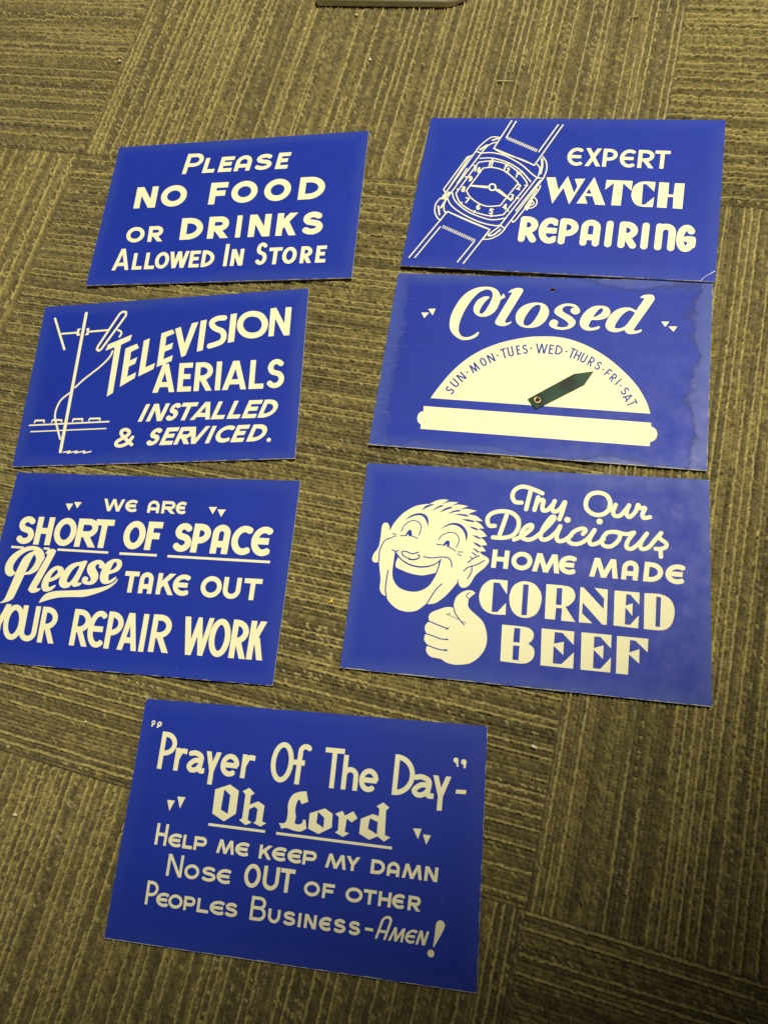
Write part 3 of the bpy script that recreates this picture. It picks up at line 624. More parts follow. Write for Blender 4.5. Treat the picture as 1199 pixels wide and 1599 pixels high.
"aerial_drawing":[["S",1,3.22,[-91.81,77.24,-91.84,-74.03],0,0,1],["S",1,2.4,[-125.76,73.41,-108.63,37.02],0,0,1],["S",1,2.14,[-114.39,55.03,-98.25,55.27],0,0,1],["S",1,2.12,[-85.63,55.48,-64.88,55.92],0,0,1],["P",1,0,[-98.18,59.72,-94.39,59.85,-95.78,57.77,-96.02,55.74,-93.96,51.67,-97.87,51.66,-98.71,55.3],[]],["P",1,0,[-88.58,59.5,-85.38,59.67,-85.32,55.71,-84.81,51.85,-89.02,51.62,-87.82,53.46,-87.25,55.58],[]],["P",0,0,[-54.72,74.04,-51.62,76.26,-48.06,75.3,-47.72,71.42,-68.07,34.76,-70.62,32.91,-72.96,34.8,-72.34,38.07],[]],["S",1,2.36,[-54.72,74.04,-51.62,76.26,-48.06,75.3,-47.72,71.42,-68.07,34.76,-70.62,32.91,-72.96,34.8,-72.34,38.07],1,0,1],["S",1,1.99,[-53.86,55.26,-50.82,53.89,-49.25,50.94,-50.77,47.48],0,1,1],["S",1,1.96,[-55.52,31.72,-58.04,24.61,-66.61,14.6,-80.44,2.58,-88.86,-6.43],0,1,1],["S",1,1.93,[-94.24,-12.59,-101.53,-19.32,-104.71,-28.82,-104.57,-37.27,-100.55,-47.49,-94.68,-60.78],0,1,1],["S",1,1.58,[-130.11,-45.22,-46.9,-44.62],0,0,1],["S",1,1.24,[-127.38,-52.03,-48.76,-51.72],0,0,1],["S",1,1.35,[-125.42,-43.16,-125.15,-40.37,-115.21,-40.54,-114.89,-43.58],0,0,0],["S",1,1.92,[-125.15,-40.37,-115.21,-40.54],0,0,0],["S",1,1.35,[-107.09,-43.33,-106.57,-40.55,-96.67,-40.95,-96.44,-43.53],0,0,0],["S",1,1.91,[-106.57,-40.55,-96.67,-40.95],0,0,0],["S",1,1.34,[-84.89,-43.44,-84.71,-40.54,-74.7,-40.73,-74.89,-43.61],0,0,0],["S",1,1.9,[-84.71,-40.54,-74.7,-40.73],0,0,0],["S",1,1.33,[-67.96,-43.45,-67.63,-40.68,-56.58,-40.91,-56.58,-43.68],0,0,0],["S",1,1.89,[-67.63,-40.68,-56.58,-40.91],0,0,0],["S",1,1.32,[-88.62,-74.8,-82.0,-73.71,-84.27,-75.81,-74.5,-73.97,-76.38,-75.86,-66.59,-74.24,-67.55,-76.37,-60.17,-74.89],0,0,1],["P",0,0,[-64.69,30.82,-62.76,40.6,-36.02,50.4,-37.31,40.56,-46.21,36.83,-46.47,-15.24,-54.24,-19.4,-54.8,34.03],[]]]},"closed":{"lettering":[["P",1,1,[-56.28,28.48,-56.97,25.38,-60.31,22.25,-65.05,20.35,-70.84,20.07,-77.16,23.51,-81.93,28.93,-83.83,35.46,-83.71,44.03,-81.47,52.73,-77.23,62.51,-71.38,69.96,-64.31,74.52,-56.91,76.18,-50.15,75.87,-44.81,73.12,-41.99,68.88,-41.09,66.04,-38.6,69.65,-36.69,65.88,-40.73,62.9,-41.51,58.88,-43.64,52.17,-47.62,47.3,-52.31,44.95,-57.28,44.76,-61.76,47.24,-63.96,51.44,-63.72,56.22,-61.44,61.57,-57.24,65.06,-53.18,66.15,-50.55,65.08,-53.5,61.82,-56.26,56.95,-58.12,51.65,-58.19,48.8,-56.36,47.45,-53.74,49.91,-51.1,55.7,-48.99,62.44,-48.3,67.25,-49.64,71.54,-52.79,73.38,-56.5,72.8,-61.19,69.76,-66.24,62.86,-70.91,53.1,-73.89,43.46,-75.13,34.88,-74.43,28.32,-71.8,24.22,-67.86,22.82,-63.8,23.66,-59.97,26.17,-57.37,28.62],[0,17,18,19,20,32]],["P",1,1,[-34.63,71.2,-32.42,73.66,-28.52,75.68,-24.45,76.07,-21.85,74.71,-21.71,71.85,-23.55,67.52,-33.27,44.1,-34.42,41.25,-33.57,39.42,-31.54,39.5,-28.87,41.1,-28.57,39.9,-30.93,37.67,-34.81,35.93,-38.92,36.22,-42.21,37.66,-43.05,39.97,-41.84,43.76,-31.88,68.7,-31.27,70.63,-32.58,71.35,-34.15,70.54],[0,11,12,22]],["P",1,1,[-7.51,61.42,-0.92,59.76,2.74,54.76,3.11,49.21,0.71,42.66,-4.35,37.4,-11.32,35.27,-18.6,35.88,-23.41,39.37,-25.37,44.87,-24.65,50.98,-20.78,56.74,-14.66,60.24],[]],["P",0,1,[-6.89,59.28,-4.58,57.77,-4.73,53.57,-6.89,46.98,-10.23,40.38,-13.54,37.47,-16.79,37.8,-18.12,40.52,-17.2,45.66,-14.25,52.29,-10.72,57.28],[]],["P",1,1,[20.55,61.57,25.63,60.46,29.25,56.68,29.94,53.3,27.65,50.98,24.34,51.15,22.07,53.5,22.48,56.44,25.44,57.72,21.17,59.14,17.04,58.7,14.76,56.17,15.43,53.26,19.42,50.48,23.8,47.73,26.83,43.99,26.49,40.12,23.09,36.62,17.06,34.72,10.81,35.12,6.02,37.33,4.5,40.17,5.86,43.63,9.1,44.73,11.77,42.9,11.99,40.48,10.75,38.5,13.95,37.19,18.07,37.36,20.83,38.92,21.03,41.34,17.86,44.6,12.58,47.79,8.52,51.05,8.17,54.96,11.58,59.01,16.0,61.12],[8,26]],["P",1,1,[47.41,60.51,52.77,59.44,55.7,55.68,55.35,51.35,51.96,47.86,46.44,46.02,40.36,45.78,38.65,41.59,38.59,39.19,40.56,37.84,43.76,38.46,47.28,40.04,48.19,38.65,46.32,36.67,41.57,35.22,36.29,35.28,32.41,37.97,30.63,42.7,31.93,49.01,35.93,55.46,41.36,59.53],[6,11,12]],["P",0,1,[48.4,58.03,49.73,56.43,48.36,53.01,44.93,49.99,41.38,48.41,43.49,52.83,46.05,56.79],[4]],["P",1,1,[80.16,70.65,83.22,72.77,87.93,73.58,91.14,72.71,92.1,69.38,90.72,65.51,77.56,40.37,76.71,37.52,78.17,36.64,82.78,38.44,83.25,37.05,80.63,34.88,75.22,33.42,71.25,33.99,68.52,37.16,65.6,35.62,61.3,34.49,56.03,35.67,52.97,39.33,53.04,44.09,55.78,50.88,61.02,56.83,67.26,59.45,72.86,59.36,77.39,56.75,82.74,67.17,83.39,69.59,80.6,69.8],[0,9,10,14,24,27]],["P",0,1,[71.43,56.72,75.48,55.44,76.36,54.04,73.54,48.23,69.96,41.94,66.18,38.94,62.24,38.3,60.4,39.64,61.84,44.44,66.12,52.23],[]],["P",1,0,[-111.43,46.5,-104.19,46.77,-107.97,40.81],[]],["P",1,0,[-105.62,50.61,-98.73,51.18,-100.6,44.0],[]],["P",1,0,[98.7,46.86,105.3,47.12,102.14,41.68],[]],["P",1,0,[104.79,42.38,111.82,42.68,109.15,37.28],[]]],
"weekday_dial":[["P",1,1,[-91.03,-39.62,-84.93,-27.61,-73.7,-9.89,-58.29,5.99,-38.56,17.78,-16.57,24.86,-1.82,27.05,16.66,26.85,35.27,21.42,53.88,10.97,68.7,-1.43,81.6,-15.64,90.01,-29.8,93.97,-41.12],[0,13]],
["L",1.35,[-72.7,-35.61,-70.19,-31.47,-79.98,-30.16,-77.47,-25.99],[["S",0,1]],0,0],
["L",1.36,[-69.77,-28.55,-66.78,-24.0,-76.67,-22.98,-73.66,-18.39],[["U",0,1]],0,0],
["L",1.36,[-65.24,-22.66,-61.35,-17.97,-71.6,-16.35,-67.69,-11.63],[["N",0,1]],0,0],
["L",1.36,[-56.44,-13.45,-50.65,-8.31,-61.95,-6.25,-56.13,-1.08],[["M",0,1]],0,0],
["L",1.36,[-48.8,-6.4,-44.57,-3.19,-53.66,0.96,-49.42,4.18],[["O",0,1]],0,0],
["L",1.36,[-42.98,-2.31,-38.06,0.71,-47.25,5.45,-42.3,8.48],[["N",0,1]],0,0],
["L",1.35,[-32.61,2.57,-27.76,4.47,-36.16,12.07,-31.28,13.97],[["T",0,1]],0,0],
["L",1.35,[-27.38,5.1,-22.57,6.55,-30.31,14.8,-25.47,16.24],[["U",0,1]],0,0],
["L",1.35,[-20.17,7.46,-16.78,8.34,-22.59,16.58,-19.18,17.45],[["E",0,1]],0,0],
["L",1.34,[-15.38,8.42,-10.87,9.2,-17.25,17.83,-12.72,18.61],[["S",0,1]],0,0],
["L",1.33,[-4.68,9.98,5.69,9.91,-5.21,19.95,5.21,19.84],[["W",0,1]],0,0],
["L",1.32,[6.37,10.2,10.5,9.76,6.64,19.61,10.78,19.15],[["E",0,1]],0,0],
["L",1.32,[11.69,10.1,17.81,8.96,12.58,19.59,18.71,18.42],[["D",0,1]],0,0],
["L",1.31,[22.79,8.04,27.26,6.08,25.62,17.63,30.09,15.64],[["T",0,1]],0,0],
["L",1.3,[27.57,6.78,32.11,4.58,30.47,15.52,35.02,13.29],[["H",0,1]],0,0],
["L",1.29,[32.89,4.75,37.13,2.3,36.32,13.17,40.56,10.69],[["U",0,1]],0,0],
["L",1.29,[39.41,1.78,43.33,-0.68,43.1,10.01,47.02,7.52],[["R",0,1]],0,0],
["L",1.28,[45.28,-1.2,49.22,-4.09,49.22,6.18,53.15,3.26],[["S",0,1]],0,0],
["L",1.27,[54.0,-7.33,56.92,-10.18,58.73,-0.81,61.64,-3.68],[["F",0,1]],0,0],
["L",1.26,[58.35,-11.12,61.4,-14.31,63.27,-4.83,66.3,-8.04],[["R",0,1]],0,0],
["L",1.25,[63.63,-15.98,64.49,-16.91,68.63,-9.83,69.48,-10.76],[["I",0,1]],0,0],
["L",1.24,[68.29,-22.44,71.23,-26.36,73.79,-16.96,76.72,-20.9],[["S",0,1]],0,0],
["L",1.23,[70.61,-27.29,73.71,-32.58,76.96,-22.42,80.03,-27.72],[["A",0,1]],0,0],
["L",1.23,[74.05,-32.47,76.06,-37.02,81.65,-28.07,83.64,-32.63],[["T",0,1]],0,0],["D",0,-62.08,-12.12,0.91],["D",0,-37.25,6.05,0.9],["D",0,-8.89,14.73,0.89],["D",0,21.52,13.17,0.87],["D",0,53.43,-2.39,0.85],["D",0,68.87,-16.64,0.83]],
"blank_panel":[["P",1,1,[-96.1,-47.73,94.9,-49.29,95.07,-52.52,98.84,-55.06,100.22,-59.67,98.5,-64.52,95.0,-66.7,94.71,-70.47,-95.97,-69.66,-96.0,-65.55,-99.09,-63.12,-100.18,-58.44,-98.67,-54.18,-95.57,-52.69],[0,1,2,6,7,8,9,13]]]},"space":{"lettering":[["L",2.78,[-43.47,53.48,37.24,53.29,-44.26,65.19,36.94,65.04],[["W",0.0034,0.2607],["E2",0.2713,0.416],["A2",0.5448,0.6864],["R",0.7146,0.8767],["E2",0.8816,1.0]],0,1],["P",1,0,[-81.76,59.01,-74.09,59.33,-76.97,52.4],[]],["P",1,0,[-73.56,60.96,-65.85,61.03,-69.21,54.95],[]],["P",1,0,[58.55,60.97,66.37,61.3,63.35,54.43],[]],["P",1,0,[67.15,59.0,74.93,59.33,71.56,52.21],[]],
["L",5.65,[-124.33,18.84,-27.58,18.74,-125.07,45.36,-27.68,45.37],[["S",0.0,0.1876],["H",0.1983,0.3737],["O",0.3921,0.62],["R",0.6238,0.8386],["T",0.8018,0.9897]],0,1],
["L",5.85,[-15.94,19.01,121.6,18.64,-16.07,45.32,122.51,45.07],[["O",-0.0117,0.1409],["F",0.1485,0.25],["S",0.3357,0.463],["P",0.4658,0.5855],["A2",0.5977,0.7162],["C",0.7293,0.8588],["E2",0.8606,0.989]],0,1],["S",1,2.08,[-126.41,15.61,-113.69,15.34],0,0,0],["S",1,2.06,[-93.27,15.66,-87.38,15.56],0,0,0],["S",1,2.05,[-79.34,15.26,-29.01,14.85],0,0,0],["S",1,2.21,[-17.95,14.56,17.91,14.63],0,0,0],["S",1,2.18,[28.07,14.4,122.3,13.87],0,0,0],["P",1,1,[-123.53,-35.84,-120.5,-33.23,-118.88,-27.29,-115.29,-8.42,-116.49,-9.97,-119.75,-11.83,-124.2,-10.4,-127.07,-6.09,-127.27,0.38,-123.77,7.58,-116.66,13.47,-108.91,16.89,-100.91,17.09,-94.28,14.11,-90.5,8.3,-90.7,1.83,-93.96,-4.28,-99.32,-8.33,-106.2,-9.69,-110.93,-29.25,-113.18,-32.79,-117.83,-35.3,-123.35,-36.51],[0,3,18,22]],["P",0,1,[-116.55,-7.7,-119.16,-4.67,-119.17,0.31,-115.93,6.48,-110.71,11.26,-104.85,13.57,-102.03,13.01,-107.68,9.91,-112.11,4.18,-115.28,-7.63],[0,6,9]],["P",0,1,[-101.21,9.74,-98.3,5.4,-99.54,-1.12,-103.03,-6.26,-106.01,-7.12,-104.67,-1.9,-102.85,5.66],[0,4]],["S",0,3.48,[-87.68,8.95,-96.82,-18.19],0,0,1],["P",1,1,[-90.64,10.59,-88.48,14.4,-83.99,15.63,-81.01,14.28,-81.1,10.28,-89.5,-15.82,-91.14,-19.82,-89.74,-21.2,-87.26,-20.57,-87.31,-22.51,-90.93,-24.86,-95.0,-25.39,-98.09,-23.63,-98.42,-20.24,-89.74,4.36,-88.23,9.92,-89.26,11.06],[0,8]],["P",1,1,[-73.93,0.26,-69.32,-1.46,-68.28,-5.82,-71.38,-10.4,-76.88,-13.64,-80.27,-14.81,-79.97,-18.2,-78.14,-19.26,-73.49,-16.85,-72.69,-17.97,-75.94,-21.85,-80.75,-23.58,-84.72,-22.36,-86.94,-17.63,-86.01,-10.73,-82.35,-4.14,-77.98,-0.45],[5,8,9]],["P",0,1,[-74.72,-3.03,-73.77,-6.13,-76.78,-9.72,-80.06,-11.37,-78.93,-7.39,-76.99,-4.54],[0,3]],["P",1,1,[-47.23,6.12,-48.09,1.65,-52.07,-12.71,-52.25,-14.18,-49.33,-13.33,-48.05,-14.42,-50.16,-16.48,-55.05,-17.73,-57.55,-15.93,-60.06,-18.5,-65.03,-19.47,-69.25,-17.09,-70.59,-12.79,-68.8,-5.85,-64.6,0.76,-59.07,4.01,-53.1,5.31,-49.71,6.48],[0,4,5,8,17]],["P",0,1,[-55.81,1.23,-53.9,0.65,-55.1,-4.12,-57.75,-10.6,-60.56,-14.17,-62.84,-13.32,-62.72,-9.42,-59.67,-2.41],[]],["P",1,1,[-38.98,7.34,-33.79,7.32,-30.08,4.58,-29.85,1.17,-32.7,0.04,-35.06,1.38,-34.47,3.36,-36.93,3.72,-38.48,1.87,-37.49,-0.71,-34.18,-4.91,-33.63,-9.73,-36.33,-13.75,-41.16,-15.18,-46.52,-14.33,-48.71,-11.55,-47.83,-8.59,-44.87,-7.94,-42.6,-9.75,-43.8,-11.76,-41.34,-12.1,-40.14,-10.58,-41.19,-8.21,-44.61,-4.51,-46.0,-0.68,-44.93,3.78],[6,19]],["P",1,1,[-19.81,9.53,-14.92,8.32,-13.3,4.01,-15.52,-0.97,-21.08,-3.7,-23.91,-4.82,-23.59,-8.68,-21.76,-10.02,-16.92,-6.37,-15.91,-7.76,-18.93,-11.31,-24.07,-13.53,-28.83,-12.84,-31.81,-8.66,-31.76,-1.86,-29.06,4.63,-24.7,8.29],[5,8,9]],["P",0,1,[-19.23,6.82,-18.06,3.76,-20.38,0.22,-23.63,-1.41,-22.53,3.03,-21.12,6.03],[0,3]],["P",1,1,[-14.13,-8.43,-16.1,-12.59,-22.13,-17.73,-31.39,-22.11,-42.83,-25.95,-54.99,-26.87,-67.13,-28.08,-77.85,-31.13,-85.45,-34.19,-83.58,-29.07,-79.36,-24.95,-71.59,-22.56,-59.39,-21.36,-46.23,-20.1,-34.36,-17.97,-24.66,-15.48,-18.22,-12.23,-14.94,-8.48],[0,8,17]],
["L",4.21,[-4.45,-19.83,118.02,-19.8,-4.84,-0.88,118.2,-1.32],[["T",-0.0291,0.0816],["A2",0.091,0.1953],["K",0.2271,0.359],["E2",0.3474,0.471],["O",0.5567,0.712],["U",0.7227,0.8517],["T",0.8717,1.001]],0,1],
["L",4.85,[-126.86,-67.82,22.91,-69.48,-128.92,-36.8,22.42,-37.43],[["Y",-0.0085,0.1164],["O",0.0828,0.216],["U",0.196,0.3099],["R",0.3224,0.432],["R",0.5293,0.6437],["E2",0.6307,0.7363],["P",0.7475,0.8473],["A",0.8298,0.9504],["I",0.9622,0.9961]],0,1],
["L",5.0,[26.28,-68.92,127.91,-68.9,25.72,-37.08,128.35,-36.96],[["R",0.0,0.1806],["O",0.5161,0.7007],["R",0.7065,0.8532],["K",0.8592,1.0]],0,1],["P",1,0,[54.75,-37.17,59.93,-37.08,63.1,-56.01,66.76,-37.12,70.29,-37.13,73.24,-55.32,76.57,-37.09,80.93,-36.93,75.28,-68.97,70.92,-68.93,68.28,-52.71,65.08,-68.99,59.99,-69.12],[]]]},"beef":{"lettering":[["S",1,3.52,[-5.93,60.0,-11.14,60.36,-13.7,65.02,-11.87,70.9,-5.69,74.1,2.57,72.26,10.39,69.13],0,1,1],["S",1,3.53,[0.78,70.24,-1.89,54.52],0,1,1],["S",1,3.5,[7.1,65.46,4.86,54.27],0,1,1],["S",1,3.49,[6.01,59.38,8.27,62.99,11.64,62.85,11.04,58.08,11.84,54.35,15.56,55.19,19.33,60.11,20.62,63.01,18.77,57.25,20.39,53.9,24.61,55.7,28.57,62.49],0,1,1],["S",1,3.44,[28.86,62.51,26.87,53.49,25.03,47.64],0,1,1],["S",1,3.36,[68.46,62.79,66.57,56.84,68.34,53.27,72.85,54.45,78.15,61.78],0,1,1],["S",1,3.33,[78.8,63.04,76.92,56.36,79.33,53.0,83.98,58.29,85.63,63.72,87.33,61.07,90.99,61.27,89.19,56.31,90.2,53.04,94.91,54.07],0,1,1],["S",1,3.51,[-26.18,38.58,-30.66,38.62,-32.56,43.72,-29.96,48.64,-22.69,51.44,-13.73,50.85,-7.76,45.68,-7.25,38.2,-10.9,31.74,-18.04,28.94,-26.89,28.67],0,1,1],["S",1,3.51,[-17.25,48.27,-21.62,31.36],0,1,1],["S",1,3.45,[-9.9,27.94,-3.58,31.45,3.25,38.08,3.05,41.33,-1.19,39.36,-4.46,33.71,-3.18,29.77,2.4,28.76,8.65,32.71,17.42,42.53,21.12,48.49,18.51,48.8,13.24,40.26,10.83,32.39,13.15,29.48,18.05,31.33,23.45,37.05,26.04,41.83,23.61,34.0,24.84,29.5,29.48,30.11,34.9,34.73],0,1,1],["S",1,3.35,[43.94,36.54,45.91,39.71,43.05,41.05,36.86,37.91,32.94,31.56,34.5,28.33,40.82,28.0,47.86,32.86,52.85,40.45,49.26,32.65,50.26,28.5,54.66,29.25,60.03,33.36],0,1,1],["S",1,3.3,[69.15,39.98,62.6,38.8,58.68,32.52,60.21,28.13,65.7,27.76,71.01,32.6,72.49,37.94,69.15,39.98,76.97,38.68,83.03,40.42],0,1,1],["S",1,3.27,[83.03,40.42,78.47,33.1,77.66,27.84,81.72,27.09,87.25,32.21,92.73,40.29,88.2,31.97,88.96,27.45,94.01,28.98,99.22,35.97,103.4,41.43],0,1,1],["S",1,3.23,[103.13,41.26,102.12,37.35,107.2,33.26,106.58,29.85,102.25,28.23,99.33,28.32],0,1,1],["S",1,3.2,[103.05,27.7,103.38,22.03],0,1,1],["S",1,3.56,[54.17,72.29,60.83,70.59,64.09,64.87,63.07,57.87,57.93,53.74,51.64,53.68,46.28,57.7,45.32,63.86,48.19,69.95],1,1,1],["D",1,31.45,47.56,2.51],["D",1,56.47,47.83,2.47],
["L",3.82,[-26.65,3.27,119.82,1.07,-26.09,18.49,121.29,16.85],[["H",0.0,0.0917],["O",0.1055,0.2184],["M",0.2213,0.366],["E2",0.3583,0.4486],["M",0.5229,0.6711],["A2",0.6867,0.7712],["D",0.7983,0.8949],["E2",0.9065,1.0017]],0,1],["P",1,1,[-12.57,-6.4,-12.47,-17.56,-18.9,-8.71,-23.69,-8.8,-23.4,-32.53,-18.96,-32.42,-12.68,-24.52,-12.41,-34.02,-24.14,-34.07,-30.99,-29.83,-34.13,-21.94,-32.78,-13.6,-28.39,-8.27,-23.44,-6.37],[0,1,2,3,4,5,6,7]],["P",1,1,[1.73,-5.84,8.96,-7.92,14.02,-14.86,14.13,-23.62,11.09,-31.14,4.33,-34.94,-3.48,-33.92,-8.53,-28.55,-10.44,-19.9,-8.6,-11.59,-3.89,-7.19],[]],["P",0,0,[-0.24,-8.38,4.02,-8.33,3.92,-32.95,-0.29,-33.05],[]],["P",1,1,[17.62,-6.77,30.61,-6.88,36.9,-8.26,39.86,-12.67,39.41,-17.77,35.52,-22.44,32.82,-23.4,40.87,-34.82,30.24,-34.82,30.56,-25.05,26.01,-25.02,25.55,-34.4,17.82,-34.41],[0,6,7,8,9,10,11,12]],["P",0,0,[25.86,-9.18,30.03,-9.12,30.03,-22.64,25.61,-22.6],[]],["P",1,0,[43.71,-6.97,43.59,-34.85,53.68,-34.74,45.71,-27.69,45.88,-19.08,61.04,-35.03,64.36,-34.99,64.37,-7.28,54.35,-6.81,61.94,-14.81,61.68,-22.96,46.05,-7.07],[]],["P",1,0,[69.48,-7.57,88.06,-7.72,87.87,-17.09,81.12,-9.88,78.2,-9.7,77.91,-18.96,83.0,-16.53,82.97,-26.38,77.81,-20.1,77.51,-33.46,81.44,-33.51,87.79,-25.52,87.35,-35.58,69.39,-34.93],[]],["P",1,1,[91.61,-7.85,103.09,-7.72,110.23,-10.91,113.51,-18.3,112.56,-27.38,109.18,-33.2,103.46,-35.54,91.5,-35.59],[0,7]],["P",0,0,[100.26,-9.8,103.77,-10.06,103.17,-33.09,99.84,-33.0],[]],["P",1,1,[-14.52,-41.92,-0.81,-42.06,6.24,-42.82,9.94,-46.31,9.56,-51.33,6.32,-54.91,10.69,-58.27,11.31,-63.82,8.57,-68.3,2.52,-70.62,-13.93,-70.28],[0,5,10]],["P",0,0,[-4.92,-43.6,-0.27,-43.73,-0.22,-54.86,-5.12,-54.78],[]],["P",0,0,[-4.94,-57.32,-0.19,-57.27,-0.12,-68.53,-4.85,-68.33],[]],["P",1,0,[15.92,-42.17,40.54,-42.34,40.49,-52.71,31.81,-44.18,25.94,-44.04,25.75,-53.23,33.1,-50.8,33.08,-61.12,25.56,-54.65,25.62,-68.15,32.09,-68.14,40.88,-58.23,40.79,-70.63,16.51,-70.51],[]],["P",1,0,[45.94,-42.38,68.18,-42.43,67.98,-52.81,60.06,-44.63,55.41,-44.67,55.36,-53.69,62.53,-50.89,62.36,-61.21,55.4,-54.79,55.28,-68.78,60.54,-68.89,68.2,-59.5,67.91,-70.79,46.25,-70.72],[]],["P",1,0,[72.13,-42.74,94.86,-42.82,94.53,-53.07,85.62,-45.12,81.72,-44.82,81.32,-54.44,88.6,-51.24,88.57,-62.07,81.09,-55.83,80.71,-70.99,72.07,-71.0],[]]],
